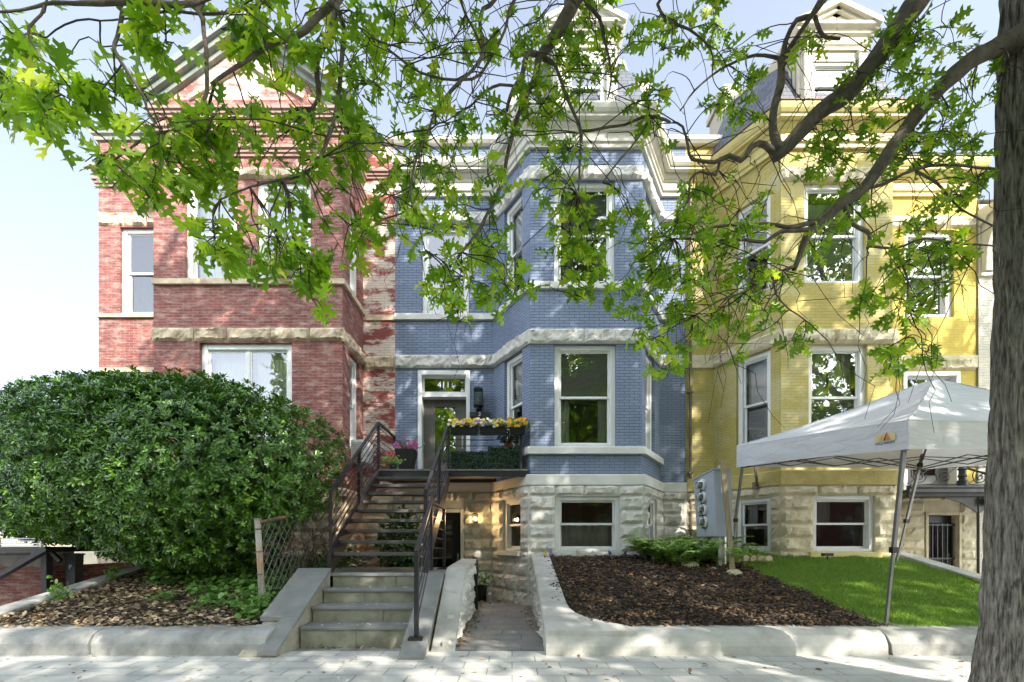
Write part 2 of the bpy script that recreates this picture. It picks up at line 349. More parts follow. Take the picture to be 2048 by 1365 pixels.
M['asphalt'] = mk('street asphalt', (.055,.055,.056), .9, (.045,.045,.045), 30, bmp=.004, bs=200)

# ------------------------------------------------------------------ facets (walls seen from outside, left end to right end)
class Facet:
    def __init__(s, a, b):
        s.a = Vector((a[0], a[1], 0)); d = Vector((b[0]-a[0], b[1]-a[1], 0)); s.L = d.length; s.t = d/s.L; s.n = Vector((s.t.y, -s.t.x, 0))
    def p(s, u, w, z): q = s.a + s.t*u - s.n*w; return (q.x, q.y, z)   # w > 0 goes into the wall
def lbox(mb, f, u0, u1, w0, w1, z0, z1):
    mb.mesh([f.p(u0,w0,z0), f.p(u1,w0,z0), f.p(u1,w1,z0), f.p(u0,w1,z0), f.p(u0,w0,z1), f.p(u1,w0,z1), f.p(u1,w1,z1), f.p(u0,w1,z1)],
            [(0,3,2,1),(4,5,6,7),(0,1,5,4),(1,2,6,5),(2,3,7,6),(3,0,4,7)])
def wall_facet(mb, f, z0, z1, holes=(), uo=0, reveal=.24, w=0):
    us = sorted({0, f.L, *[h[0] for h in holes], *[h[1] for h in holes]}); zs = sorted({z0, z1, *[h[2] for h in holes], *[h[3] for h in holes]})
    us = [u for u in us if 0 <= u <= f.L]; zs = [z for z in zs if z0 <= z <= z1]
    for a, b in zip(us, us[1:]):
        for c, d in zip(zs, zs[1:]):
            mu, mz = (a+b)/2, (c+d)/2
            if any(h[0] < mu < h[1] and h[2] < mz < h[3] for h in holes): continue
            mb.face([f.p(a,w,c), f.p(b,w,c), f.p(b,w,d), f.p(a,w,d)], [(uo+a,c),(uo+b,c),(uo+b,d),(uo+a,d)])
    for h in holes:
        a, b, c, d = h[0], h[1], max(h[2], z0), min(h[3], z1)
        if d <= c: continue
        r = w + reveal
        mb.face([f.p(a,w,c), f.p(a,w,d), f.p(a,r,d), f.p(a,r,c)][::-1], [(uo+a,c),(uo+a,d),(uo+a-reveal,d),(uo+a-reveal,c)][::-1])
        mb.face([f.p(b,w,c), f.p(b,r,c), f.p(b,r,d), f.p(b,w,d)][::-1], [(uo+b,c),(uo+b+reveal,c),(uo+b+reveal,d),(uo+b,d)][::-1])
        mb.face([f.p(a,w,d), f.p(b,w,d), f.p(b,r,d), f.p(a,r,d)], [(uo+a,d),(uo+b,d),(uo+b,d+.2),(uo+a,d+.2)])
        mb.face([f.p(a,w,c), f.p(a,r,c), f.p(b,r,c), f.p(b,w,c)], [(uo+a,c),(uo+a,c+.2),(uo+b,c+.2),(uo+b,c)])
def rock(mb, f, u0, u1, z0, z1, base, proud, amp, res=.045, gap=.007, edge=.03):
    u0 += gap; u1 -= gap; z0 += gap; z1 -= gap; sd = random.uniform(0, 90); k = random.uniform(.6, 1.1)
    nu = max(4, int((u1-u0)/res)); nzz = max(4, int((z1-z0)/res)); vs = []
    for j in range(nzz+1):
        for i in range(nu+1):
            u = u0 + (u1-u0)*i/nu; z = z0 + (z1-z0)*j/nzz; e = min(u-u0, u1-u, z-z0, z1-z); g = min(1, e/edge); g = g*g*(3-2*g)
            q = Vector((u*3.1+sd, z*3.1, sd)); o = base + .004 + g*(proud*k*(.8+.6*noise.noise(q)) + amp*1.7*(noise.noise(q*2.3)*.9 + abs(noise.noise(q*4.1))*.7))
            if 0 < i < nu and 0 < j < nzz: u += random.uniform(-.3,.3)*res; z += random.uniform(-.3,.3)*res
            vs.append(f.p(u, -o, z))
    fs = [(j*(nu+1)+i, j*(nu+1)+i+1, (j+1)*(nu+1)+i+1, (j+1)*(nu+1)+i) for j in range(nzz) for i in range(nu)]
    per = [i for i in range(nu+1)] + [(j+1)*(nu+1)-1 for j in range(1,nzz+1)] + [nzz*(nu+1)+i for i in range(nu-1,-1,-1)] + [j*(nu+1) for j in range(nzz-1,0,-1)]
    b = len(vs)
    for i in per:
        uu, zz = i % (nu+1), i // (nu+1); vs.append(f.p(u0+(u1-u0)*uu/nu, -base+.06, z0+(z1-z0)*zz/nzz))
    m = len(per)
    fs += [(per[k], b+k, b+(k+1) % m, per[(k+1) % m]) for k in range(m)]
    mb.mesh(vs, fs)
def rock_row(mb, f, z0, z1, base, proud, amp, lo=.4, hi=.75, holes=(), u0=0, u1=None, **kw):
    u1 = f.L if u1 is None else u1; cuts = [(u0, u1)]
    for h in holes:
        if h[2] < z1 - .01 and h[3] > z0 + .01:
            cuts = [q for c in cuts for q in ((c[0], min(c[1], h[0])), (max(c[0], h[1]), c[1])) if q[1] - q[0] > .03]
    for a, b in cuts:
        n = max(1, round((b-a)/random.uniform(lo, hi))); x = [a + (b-a)*i/n for i in range(n+1)]
        for i in range(1, n): x[i] += random.uniform(-.12,.12)*(b-a)/n
        for p, q in zip(x, x[1:]): rock(mb, f, p, q, z0, z1, base, proud, amp, **kw)
def sweep(mb, path, prof, cap=True):
    P = [Vector((p[0], p[1])) for p in path]; m = len(P); off = []
    ns = [Vector(((b-a).y, -(b-a).x)).normalized() for a, b in zip(P, P[1:])]
    for i in range(m):
        if i == 0: off.append(ns[0])
        elif i == m-1: off.append(ns[-1])
        else: off.append((ns[i-1]+ns[i])/(1+ns[i-1].dot(ns[i])))
    vs = [(P[i].x+off[i].x*o, P[i].y+off[i].y*o, z) for i in range(m) for o, z in prof]; k = len(prof)
    fs = [(i*k+j, (i+1)*k+j, (i+1)*k+j+1, i*k+j+1) for i in range(m-1) for j in range(k-1)]
    if cap: fs += [tuple(range(k)), tuple((m-1)*k+j for j in range(k-1,-1,-1))]
    mb.mesh(vs, fs)
def band(path, z0, z1, out, mat, parent, name='stone_band'):
    mb = MB(); sweep(mb, path, [(-.02,z0),(out,z0),(out,z1-.015),(out-.012,z1),(-.02,z1)]); return obj(name, mb, mat, parent)

# ------------------------------------------------------------------ windows
def window(parent, f, u0, u1, z0, z1, inset=.09, fw=.065, hung=True, split=None, curtain=None, sill=False, pane='glass', lowpane=None,
           mat='white', base=0, shade=None):
    i0 = inset + base; mb = MB()
    lbox(mb, f, u0, u0+fw, i0-.03, i0+.08, z0, z1); lbox(mb, f, u1-fw, u1, i0-.03, i0+.08, z0, z1)
    lbox(mb, f, u0+fw, u1-fw, i0-.027, i0+.08, z1-fw*.9, z1); lbox(mb, f, u0+fw, u1-fw, i0-.034, i0+.08, z0, z0+fw*.7)
    lbox(mb, f, u0+fw, u1-fw, i0-.01, i0+.002, z1-fw*.9-.012, z1-fw*.9)
    win = obj('window', mb, M[mat], parent, bevel=.004)
    a, b, c, d = u0+fw, u1-fw, z0+fw*.7, z1-fw*.9; s = .038
    sh = MB(); panes = []
    if hung:
        zm = c + (d-c)*(split or .5)
        for (lo, hi, w) in ((zm-.012, d, i0+.012), (c, zm+.022, i0+.042)):
            lbox(sh, f, a, a+s, w, w+.026, lo, hi); lbox(sh, f, b-s, b, w, w+.026, lo, hi)
            lbox(sh, f, a+s, b-s, w+.001, w+.025, hi-s*.9, hi); lbox(sh, f, a+s, b-s, w+.001, w+.025, lo, lo+s)
            panes.append((a+s, b-s, lo+s, hi-s*.9, w+.013))
    else:
        um = (a+b)/2
        for (lo, hi) in ((a, um-.02), (um+.02, b)):
            lbox(sh, f, lo, lo+s, i0+.01, i0+.036, c, d); lbox(sh, f, hi-s, hi, i0+.01, i0+.036, c, d)
            lbox(sh, f, lo+s, hi-s, i0+.011, i0+.035, d-s, d); lbox(sh, f, lo+s, hi-s, i0+.011, i0+.035, c, c+s)
            panes.append((lo+s, hi-s, c+s, d-s, i0+.02))
        lbox(sh, f, um-.02, um+.02, i0, i0+.05, c, d)
    obj('sash', sh, M[mat], win, bevel=.003)
    for k, (p, q, r, t, w) in enumerate(panes):
        g = MB(); g.face([f.p(p,w,r), f.p(q,w,r), f.p(q,w,t), f.p(p,w,t)])
        obj('pane', g, M[lowpane if (lowpane and k == 1) else pane], win)
    if sill:
        sb = MB(); lbox(sb, f, u0-.04, u1+.04, -.05, i0-.035, z0-.07, z0+.004); obj('sill', sb, M[mat if sill is True else sill], win, bevel=.006)
    if curtain:
        for (ca, cb, c0, c1) in curtain:
            cm = MB(); n = 40; vs = []
            for i in range(n+1):
                u = a + (b-a)*(ca + (cb-ca)*i/n); w = i0 + .17 + .018*math.sin(i*1.35+ca*9) + .008*math.sin(i*3.1)
                for z in (c + (d-c)*c0, c + (d-c)*c1): vs.append(f.p(u, w, z))
            cm.mesh(vs, [(2*i, 2*i+2, 2*i+3, 2*i+1) for i in range(n)]); obj('curtain', cm, M['curtain'], win, smooth=True)
    if shade:
        c0, c1 = shade; sm = MB(); k = int((d-c)*(c1-c0)/.035)
        for j in range(k):
            z = c + (d-c)*c0 + j*.035; lbox(sm, f, a+.01, b-.01, i0+.10, i0+.118, z, z+.03)
        obj('blind', sm, M['blind'], win)
    return win
# ================================================================== HOUSES
def off_path(path, o):
    P = [Vector((p[0], p[1])) for p in path]; ns = [Vector(((b-a).y, -(b-a).x)).normalized() for a, b in zip(P, P[1:])]; r = []
    for i in range(len(P)):
        v = ns[0] if i == 0 else ns[-1] if i == len(P)-1 else (ns[i-1]+ns[i])/(1+ns[i-1].dot(ns[i]))
        r.append((P[i].x+v.x*o, P[i].y+v.y*o))
    return r
def shell(parent, x0, x1, bay, ztop, mat):
    mb = MB(); y1 = 17.0
    for x in (x0+.01, x1-.01):
        mb.mesh([(x,WY+.02,-.1),(x,y1,-.1),(x,y1,ztop),(x,WY+.02,ztop)], [(0,1,2,3)])
    mb.mesh([(x0+.01,y1,-.1),(x1-.01,y1,-.1),(x1-.01,y1,ztop),(x0+.01,y1,ztop)], [(0,1,2,3)])
    obj('party_wall', mb, M[mat], parent)
    fl = MB()
    for z in (-.08, 2.02, 4.72):
        fl.box(x0+.03, x1-.03, WY+.26, y1-.05, z, z+.12)
        fl.mesh([(p[0], p[1], z+.06) for p in off_path(bay, -.25)], [tuple(range(len(bay)))])
    fl.box(x0+.03, x1-.03, WY+3.2, WY+3.3, .1, ztop-.3)
    obj('inner_floor', fl, M['inside'], parent)
    r = MB(); r.box(x0+.01, x1-.01, WY+.03, y1, ztop-.25, ztop-.1)
    r.mesh([(p[0], p[1], 8.2) for p in off_path(bay, -.05)], [tuple(range(len(bay)))])
    obj('flat_roof', r, M['asphalt'], parent)
CORN = [(-.02,7.75),(.05,7.75),(.055,7.81),(.085,7.83),(.09,7.87),(.055,7.885),(.055,8.0),(.085,8.01),(.09,8.04),(.13,8.07),(.145,8.10),
        (.145,8.12),(.22,8.13),(.225,8.165),(.245,8.175),(.275,8.22),(.295,8.28),(.295,8.305),(-.02,8.315)]
def front_door(parent, f, u0, u1, z0, z1, matd, mtrim, transom=True, inset=.16, cw=.075):
    fr = MB(); lbox(fr, f, u0, u0+cw, -.025, inset+.05, z0, z1); lbox(fr, f, u1-cw, u1, -.025, inset+.05, z0, z1)
    lbox(fr, f, u0+cw, u1-cw, -.022, inset+.05, z1-cw*1.1, z1)
    zt = z1 - .46 if transom else z1
    if transom: lbox(fr, f, u0+cw, u1-cw, -.02, inset+.05, zt-.05, zt+.045)
    door_frame = obj('door_frame', fr, M[mtrim], parent, bevel=.004)
    if transom:
        tf = MB(); a, b, c, d = u0+cw, u1-cw, zt+.045, z1-cw*1.1; s = .035
        for q in ((a, a+s, c, d), (b-s, b, c, d), (a+s, b-s, c, c+s), (a+s, b-s, d-s, d)): lbox(tf, f, q[0], q[1], inset*.55, inset*.55+.04, q[2], q[3])
        t = obj('transom', tf, M[mtrim], parent); g = MB(); w = inset*.55+.02
        g.face([f.p(a+s,w,c+s), f.p(b-s,w,c+s), f.p(b-s,w,d-s), f.p(a+s,w,d-s)]); obj('pane', g, M['glasslo'], t)
    else: t = None
    dm = MB(); a, b, c, d = u0+cw, u1-cw, z0, (zt-.05 if transom else z1-cw*1.1); L = b-a; sw = L*.245
    w0, w1 = inset, inset+.045
    lbox(dm, f, a, a+sw, w0, w1, c, d); lbox(dm, f, b-sw, b, w0, w1, c, d)
    lbox(dm, f, a+sw, b-sw, w0+.001, w1, d-.13, d); lbox(dm, f, a+sw, b-sw, w0+.001, w1, c, c+.32)
    for q in ((a+sw, a+sw+.02), (b-sw-.02, b-sw)): lbox(dm, f, q[0], q[1], w0-.012, w0+.01, c+.32, d-.13)
    lbox(dm, f, a+sw+.02, b-sw-.02, w0-.012, w0+.01, d-.15, d-.13); lbox(dm, f, a+sw+.02, b-sw-.02, w0-.012, w0+.01, c+.32, c+.34)
    dr = obj('door', dm, M[matd], parent, bevel=.003)
    g = MB(); w = w0+.02; g.face([f.p(a+sw,w,c+.32), f.p(b-sw,w,c+.32), f.p(b-sw,w,d-.13), f.p(a+sw,w,d-.13)]); obj('pane', g, M['glass'], dr)
    h = MB(); uh = b - sw*.42; lbox(h, f, uh-.016, uh+.016, w0-.012, w0, c+.62, c+.9)
    h.tube([f.p(uh,w0-.012,c+.66), f.p(uh,w0-.055,c+.68), f.p(uh,w0-.055,c+.80), f.p(uh,w0-.012,c+.82)], .009, 8)
    obj('handle', h, M['silver'], dr, smooth=False)
    return dr, t, door_frame
def mansard(parent, bay, z0, z1, inset, mat='slate'):
    lo = off_path(bay, .14); hi = off_path(bay, -inset); mb = MB(); uo = 0
    for i in range(len(bay)-1):
        a, b, c, d = lo[i], lo[i+1], hi[i+1], hi[i]; L = math.hypot(b[0]-a[0], b[1]-a[1]); e = math.hypot(c[0]-d[0], c[1]-d[1]); H = math.hypot(z1-z0, inset)
        prev = None
        for j in range(7):                              # slightly concave slope
            t = j/6; k = t + .18*math.sin(PI*t)*-1*(1-t)
            q = [(p[0]+(r[0]-p[0])*(t-.10*math.sin(PI*t)+.2*math.sin(PI*t)*0), p[1]+(r[1]-p[1])*(t-.10*math.sin(PI*t)), z0+(z1-z0)*t) for p, r in ((a,d),(b,c))]
            w = L + (e-L)*t
            if prev: mb.face([prev[0], prev[1], q[1], q[0]], [(uo+(L-pw)/2, H*(j-1)/6), (uo+(L+pw)/2, H*(j-1)/6), (uo+(L+w)/2, H*t), (uo+(L-w)/2, H*t)])
            prev, pw = q, w
        uo += L + .05
    o = obj('mansard_roof', mb, M[mat], parent)
    cp = MB(); sweep(cp, hi, [(-.05,z1-.03),(.05,z1-.03),(.06,z1+.02),(.03,z1+.06),(-.05,z1+.06)]); obj('roof_ridge', cp, M['cornwhite'], o)
    top = MB(); top.mesh([(p[0],p[1],z1+.02) for p in hi] + [(hi[-1][0],WY+1.2,z1+.02),(hi[0][0],WY+1.2,z1+.02)], [tuple(range(len(hi)+2))])
    top.mesh([(hi[0][0],hi[0][1],8.2),(hi[0][0],WY+1.2,8.2),(hi[0][0],WY+1.2,z1+.02),(hi[0][0],hi[0][1],z1+.02)], [(0,1,2,3)])
    top.mesh([(hi[-1][0],hi[-1][1],8.2),(hi[-1][0],WY+1.2,8.2),(hi[-1][0],WY+1.2,z1+.02),(hi[-1][0],hi[-1][1],z1+.02)], [(0,1,2,3)])
    obj('roof_deck', top, M['slate'], o)
def dormer(parent, xc, w, y, z0, zc, za, win, mat, pane):
    """gabled dormer: front wall at y, walls from z0 to zc, apex za"""
    h = w/2; f = Facet((xc-h, y), (xc+h, y)); u0, u1, wz0, wz1 = win; mb = MB()
    wall_facet(mb, f, z0, zc, [(u0, u1, wz0, wz1)], reveal=.12)
    for x in (xc-h, xc+h): mb.mesh([(x,y,z0),(x,y+1.9,z0),(x,y+1.9,zc),(x,y,zc)], [(0,1,2,3)])
    mb.mesh([(xc-h,y,zc),(xc+h,y,zc),(xc,y,za-.08)], [(0,1,2)])
    d = obj('dormer', mb, M[mat], parent)
    for s in (-1, 1):                                   # pilasters, brackets on the cheeks
        pm = MB(); x = xc + s*(h-.075); pm.box(x-.065, x+.065, y-.05, y-.001, z0, zc-.34); pm.box(x-.08, x+.08, y-.065, y-.002, zc-.40, zc-.34)
        pm.box(x-.08, x+.08, y-.065, y-.002, z0+.001, z0+.10)
        for k in range(5):
            xx = xc + s*h; pm.box(min(xx, xx+s*.05), max(xx, xx+s*.05), y+.03+k*.11, y+.085+k*.11, z0+.25, zc-.05)
        obj('pilaster', pm, M[mat], d, bevel=.005)
    e = MB(); P = [(xc-h-.001, y+1.6), (xc-h-.001, y), (xc+h+.001, y), (xc+h+.001, y+1.6)]
    sweep(e, P, [(0,zc-.34),(.03,zc-.34),(.035,zc-.30),(.06,zc-.27),(.03,zc-.26),(.03,zc-.12),(.07,zc-.10),(.08,zc-.05),(.14,zc-.02),(.15,zc+.02),(0,zc+.03)])
    obj('entablature', e, M[mat], d)
    r = MB(); o = .17                                   # raking pediment and roof
    for s in (-1, 1):
        a = Vector((xc+s*(h+o), 0, zc+.0)); b = Vector((xc, 0, za)); L = b-a; nrm = Vector((-L.z*s, 0, L.x*s)).normalized()
        if nrm.z < 0: nrm = -nrm
        for (y0, lo, hi) in ((y-.17,-.03,.05),(y-.11,-.09,-.03),(y-.06,-.16,-.09)):
            q = [a+nrm*lo, b+nrm*lo, b+nrm*hi, a+nrm*hi]
            r.mesh([(v.x,y0,v.z) for v in q]+[(v.x,y+2.0,v.z) for v in q], [(0,1,2,3),(7,6,5,4),(0,4,5,1),(1,5,6,2),(2,6,7,3),(3,7,4,0)])
    obj('pediment', r, M[mat], d)
    bk = MB(); bk.box(xc-h+.04, xc+h-.04, y+.45, y+.5, z0, zc-.02); obj('dark_backing', bk, M['dark'], d)  # dark sheet stands in for the unlit space behind the dormer pane
    window(d, f, u0, u1, wz0, wz1, inset=.05, fw=.05, pane=pane)
    return d
def lintel_rows(parent, facets, base, spans, mat, holes=()):
    mb = MB()
    for fi, u0, u1, z0, z1 in spans: rock_row(mb, facets[fi], z0, z1, base, .055, .028, .5, 1.0, u0=u0, u1=u1, res=.035)
    return obj('stone_lintel', mb, M[mat], parent)
def rough_band(parent, path, facets, idx, z0, z1, mat, proud=.055):
    mb = MB(); sweep(mb, path, [(-.02,z0+.01),(.03,z0+.01),(.03,z1-.01),(-.02,z1-.01)])
    for i in idx:
        f = facets[i]; rock_row(mb, f, z0, z1, .03, proud, .03, .7, 1.2, u0=-.02 if i == 2 else 0, u1=f.L+(.02 if i == 2 else 0), res=.035)
    return obj('stone_band', mb, M[mat], parent)

def row_house(name, label, X0, X1, bx, wall, stone, corn, recess, spec):
    h = thing(name, label, 'house', ((X0+X1)/2, WY, 0))
    path = [(X0,WY),(bx-.656,WY),(bx,BY),(bx+1.9,BY),(bx+2.556,WY),(X1,WY)]
    FS = [Facet(a, b) for a, b in zip(path, path[1:])]
    holes = spec['holes']; zb = 2.05
    for mat, idx in ((wall, [i for i in range(5) if i not in recess]), (spec.get('recess_mat', wall), recess)):
        if not idx: continue
        mb = MB()
        for i in idx: wall_facet(mb, FS[i], zb, spec.get('ztop', {}).get(i, 8.1), [q for q in holes[i] if q[3] > zb], uo=i*2.3)
        obj('wall', mb, M[mat], h)
    # rock-faced basement
    fp = off_path(path, .045); FF = [Facet(a, b) for a, b in zip(fp, fp[1:])]; fb = MB()
    rows = [-.06,.22,.50,.735,.92,1.155,1.39,1.625,1.87,2.05]
    for i, f in enumerate(FF):
        sc = f.L/FS[i].L; bh = [(q[0]*sc, q[1]*sc, q[2], q[3]) for q in holes[i] if q[2] < 2.0]
        wall_facet(fb, f, -.06, 2.05, bh, reveal=.3)
        for a, b in zip(rows, rows[1:]):
            rock_row(fb, f, a, b, 0, .045 if b < 2.0 else .06, .022, .36, .62, holes=bh)
    obj('foundation', fb, M[stone], h)
    shell(h, X0, X1, path[1:5], 8.75, 'inside')
    return h, path, FS, FF

# ---- blue house ---------------------------------------------------
L = Facet((-.35,WY),(.306,BY)).L
bl0 = -2.265
side = lambda z0, z1, a=.40, b=1.03: (a, b, z0, z1)
BH = {0: [(-1.742-bl0, -.836-bl0, 5.465, 7.20), (-1.82-bl0, -.81-bl0, 2.3, 4.40), (-1.70-bl0, -.93-bl0, -.06, 1.72)],
      1: [side(5.49,7.23), side(2.70,4.44), side(.92,1.86)], 2: [(.41,1.446,5.49,7.23), (.416,1.461,2.70,4.44), (.44,1.505,.92,1.86)],
      3: [side(5.49,7.23,.25,.88), side(2.70,4.44,.25,.88), side(.92,1.86,.25,.88)], 4: []}
blue, bpath, BF, BFF = row_house('blue_house', 'blue painted brick rowhouse with white trim and a slate mansard over its bay', -2.265, 3.36, .306, 'blue', 'stone', 'cornwhite', [], dict(holes=BH, ztop={0: 8.78, 4: 8.78}))
obj('cornice', (lambda m: (sweep(m, bpath, CORN), m)[1])(MB()), M['cornwhite'], blue)
for a, b in (((-2.265,WY-.03),(-.2,WY-.03)),((2.8,WY-.03),(3.36,WY-.03))):
    par = MB(); sweep(par, [a, b], [(-.3,8.74),(.05,8.74),(.09,8.79),(.09,8.86),(-.3,8.87)]); obj('parapet_coping', par, M['cornwhite'], blue)
band(bpath[1:5], 2.575, 2.695, .075, M['smoothstone'], blue, 'sill_course')
band(off_path(bpath, .045), 2.05, 2.228, .03, M['smoothstone'], blue, 'water_table')
mb = MB(); sweep(mb, bpath, [(-.02,5.375),(.055,5.375),(.055,5.475),(.045,5.488),(-.02,5.488)]); obj('sill_course', mb, M['smoothstone'], blue)
rough_band(blue, bpath, BF, range(5), 4.44, 4.70, 'stone'); rough_band(blue, bpath, BF, range(5), 7.23, 7.46, 'stone')
wv = dict(sill=False)
window(blue, BF[0], *BH[0][0], fw=.075, pane='glasshi', curtain=[(.06,.3,0,.5)])
for i in (1, 2, 3):  # grey blinds added behind the upper sashes to lighten the glass under its reflection
    window(blue, BF[i], *BH[i][0], fw=.085, pane='glasshi' if i == 2 else 'glass', lowpane='glass' if i == 2 else 'glasslo', shade=(.5,1), curtain=[(0,.3,0,.5),(.75,1,0,.5)] if i == 2 else None)
    window(blue, BF[i], *BH[i][1], fw=.085, pane='glass', lowpane='glass' if i == 2 else 'glasslo', shade=(.5,1), curtain=[(0,.22,0,.5),(.8,1,0,.5)] if i == 2 else None)
    sc = BFF[i].L/BF[i].L; q = BH[i][2]
    window(blue, BFF[i], q[0]*sc, q[1]*sc, q[2], q[3], inset=.07, fw=.075, pane='glasslo', lowpane='glasslo', mat='offwhite', curtain=[(0,1,0,.5)] if i == 2 else None)
sl = MB(); lbox(sl, BFF[1], .32, 1.06, -.09, .05, .84, .92); lbox(sl, BFF[2], .40, 1.56, -.09, .05, .84, .92); obj('window_sill', sl, M['smoothstone'], blue, bevel=.008)
dr, tr, dfr = front_door(blue, BF[0], *BH[0][1], 'doorgrey', 'white')
text('house_number', '411', .17, (-1.33, WY+.06, 4.145), (1,0,0), (0,0,1), M['numwhite'], tr)
front_door(blue, BFF[0], BH[0][2][0], BH[0][2][1], -.04, BH[0][2][3], 'iron', 'offwhite', transom=False, inset=.14, cw=.06)
mansard(blue, bpath[1:5], 8.31, 9.62, .42)
dormer(blue, 1.225, .98, BY-.13, 8.315, 9.66, 10.0, (.18, .80, 8.40, 9.08), 'cornwhite', 'glasshi')
for x, z1 in ((.10, 9.95), (2.55, 10.2)):
    ch = MB(); a, b = x-.12, x+.16; ch.box(a, b, 9.2, 9.75, 8.3, z1-.25); ch.box(a-.04, b+.04, 9.16, 9.79, z1-.25, z1-.12); ch.box(a-.02, b+.02, 9.18, 9.77, z1-.12, z1)
    obj('chimney', ch, M['creambrick'], blue, bevel=.01)
ct = MB(); ct.box(-.05,.30,BY+1.05,BY+1.1,8.2,8.4)

# ---- yellow house -------------------------------------------------
yx = 4.57; y0 = 3.36; yr = yx+2.556
YH = {0: [], 1: [side(5.49,7.2,.46,1.10), side(2.70,4.44,.46,1.10), side(.92,1.86,.46,1.10)], 2: [(.40,1.44,5.49,7.2), (.47,1.47,2.70,4.44), (.53,1.55,.92,1.87)],
      3: [side(5.49,7.2,.25,.88), side(2.70,4.44,.25,.88)], 4: [(7.60-yr, 8.56-yr, 5.44, 7.13), (7.56-yr, 8.66-yr, 2.05, 4.38), (7.93-yr, 8.62-yr, -.06, 1.66)]}
yel, ypath, YF, YFF = row_house('yellow_house', 'yellow painted brick rowhouse with a peeling cream dormer behind the white tent', 3.36, 8.99, yx, 'yellow', 'stonecream', 'cornyellow', [4], dict(holes=YH, recess_mat='deepyellow', ztop={0: 8.78}))
obj('cornice', (lambda m: (sweep(m, ypath, CORN), m)[1])(MB()), M['cornyellow'], yel)
par = MB(); sweep(par, [(3.36,WY-.03),(4.1,WY-.03)], [(-.3,8.74),(.05,8.74),(.09,8.79),(.09,8.86),(-.3,8.87)]); obj('parapet_coping', par, M['cornwhite'], yel)
g = MB(); sweep(g, ypath, [(.2,8.315),(.31,8.315),(.31,8.335),(.2,8.34)]); obj('gutter_edge', g, M['rust'], yel)
band(off_path(ypath[:5], 0), 2.05, 2.30, .09, M['yellow'] if False else mk('yellow painted stone', (.48,.40,.15), .8, (.40,.32,.11), 6, bmp=.01, bs=30), yel, 'water_table')
rough_band(yel, ypath, YF, (1,2,3), 4.44, 4.70, 'stonecream')
for fi, z0, z1 in ((4,4.40,4.64),(4,7.15,7.40),(2,7.2,7.46)):
    mb = MB(); rock_row(mb, YF[fi], z0, z1, 0, .06, .03, .6, 1.1, res=.035); obj('stone_lintel', mb, M['stonecream'], yel)
mb = MB(); rock_row(mb, YF[0], 4.40, 4.66, -.03, .04, .02, .4, .8, res=.04); obj('stone_band', mb, M['stonecream'], yel)
for i in (1, 2, 3):
    window(yel, YF[i], *YH[i][0], fw=.085, pane='glasshi' if i == 2 else 'glass', lowpane='glasshi' if i == 2 else 'glasslo', shade=(.0,.9) if i == 2 else (.5,1))
    window(yel, YF[i], *YH[i][1], fw=.085, pane='glass', lowpane='glasslo', curtain=[(.0,.45,.45,1),(.5,1,.45,1)] if i == 2 else [(0,1,.5,1)], shade=(0,.48))
    if i < 3:
        sc = YFF[i].L/YF[i].L; q = YH[i][2]; window(yel, YFF[i], q[0]*sc, q[1]*sc, q[2], q[3], inset=.07, fw=.075, pane='glasslo', lowpane='glasslo', mat='offwhite', curtain=[(0,.4,.5,1)])
sl = MB(); lbox(sl, YFF[2], .45, 1.66, -.07, .05, .82, .92); obj('window_sill', sl, M['cornyellow'], yel, bevel=.01)
window(yel, YF[4], *YH[4][0], fw=.11, pane='glass', lowpane='glass', curtain=[(0,1,.35,1)])
front_door(yel, YF[4], *YH[4][1], 'doorgrey', 'white')
dr2, _, _ = front_door(yel, YFF[4], YH[4][2][0], YH[4][2][1], -.04, YH[4][2][3], 'iron', 'stonecream', transom=False, inset=.14, cw=.05)
gb = MB(); f = YFF[4]; u0, u1 = YH[4][2][0]+.06, YH[4][2][1]-.06
for k in range(6): u = u0 + (u1-u0)*(k+.5)/6; lbox(gb, f, u-.01, u+.01, .06, .08, 0, 1.45)
for z in (.1, .75, 1.4): lbox(gb, f, u0, u1, .055, .085, z, z+.03)
obj('security_grille', gb, M['iron'], dr2)
mansard(yel, ypath[1:5], 8.31, 9.75, .46)
dormer(yel, 5.38, 1.06, BY-.13, 8.345, 9.62, 9.95, (.17, .87, 8.42, 9.12), 'peelwood', 'glasshi')
ch = MB(); ch.box(4.2,4.62,9.3,9.9,8.3,9.95); ch.box(4.15,4.67,9.25,9.95,9.95,10.08); ch.box(4.28,4.54,9.4,9.8,10.08,10.35); obj('chimney', ch, M['creambrick'], yel, bevel=.012)
ds = MB(); xd, yd = 3.43, WY-.06
ds.tube([(xd,yd,8.0),(xd,yd,.7)], .028, 12)
for z in (7.2, 5.6, 3.95, 2.4, 1.3): ds.box(xd-.045, xd+.045, yd-.035, WY, z, z+.03)
obj('downspout', ds, M['copper'], yel)
# ---- red house ----------------------------------------------------
red = thing('red_brick_house', 'weathered red brick rowhouse with a gabled square bay behind the big bush', 'house', (-5.1, WY, 0))
rpath = [(-8.0,WY),(-6.09,WY),(-6.09,BY),(-2.88,BY),(-2.88,WY),(-2.265,WY)]
RF = [Facet(a, b) for a, b in zip(rpath, rpath[1:])]
RH = {0: [(.41,1.25,5.50,7.18), (.41,1.2,2.7,4.4)], 1: [], 2: [(.534,1.417,5.54,7.22), (1.75,2.67,5.54,7.22), (.78,2.35,2.72,4.47)],
      3: [(.36,.88,5.5,7.2), (.36,.88,2.75,4.45)], 4: []}
for mat, idx, zt in (('red', (0,), 8.86), ('red', (1,2,3), 8.6), ('redworn', (4,), 8.78)):
    mb = MB()
    for i in idx: wall_facet(mb, RF[i], 1.9, zt, RH[i], uo=i*3.7)
    obj('wall', mb, M[mat], red)
mb = MB()
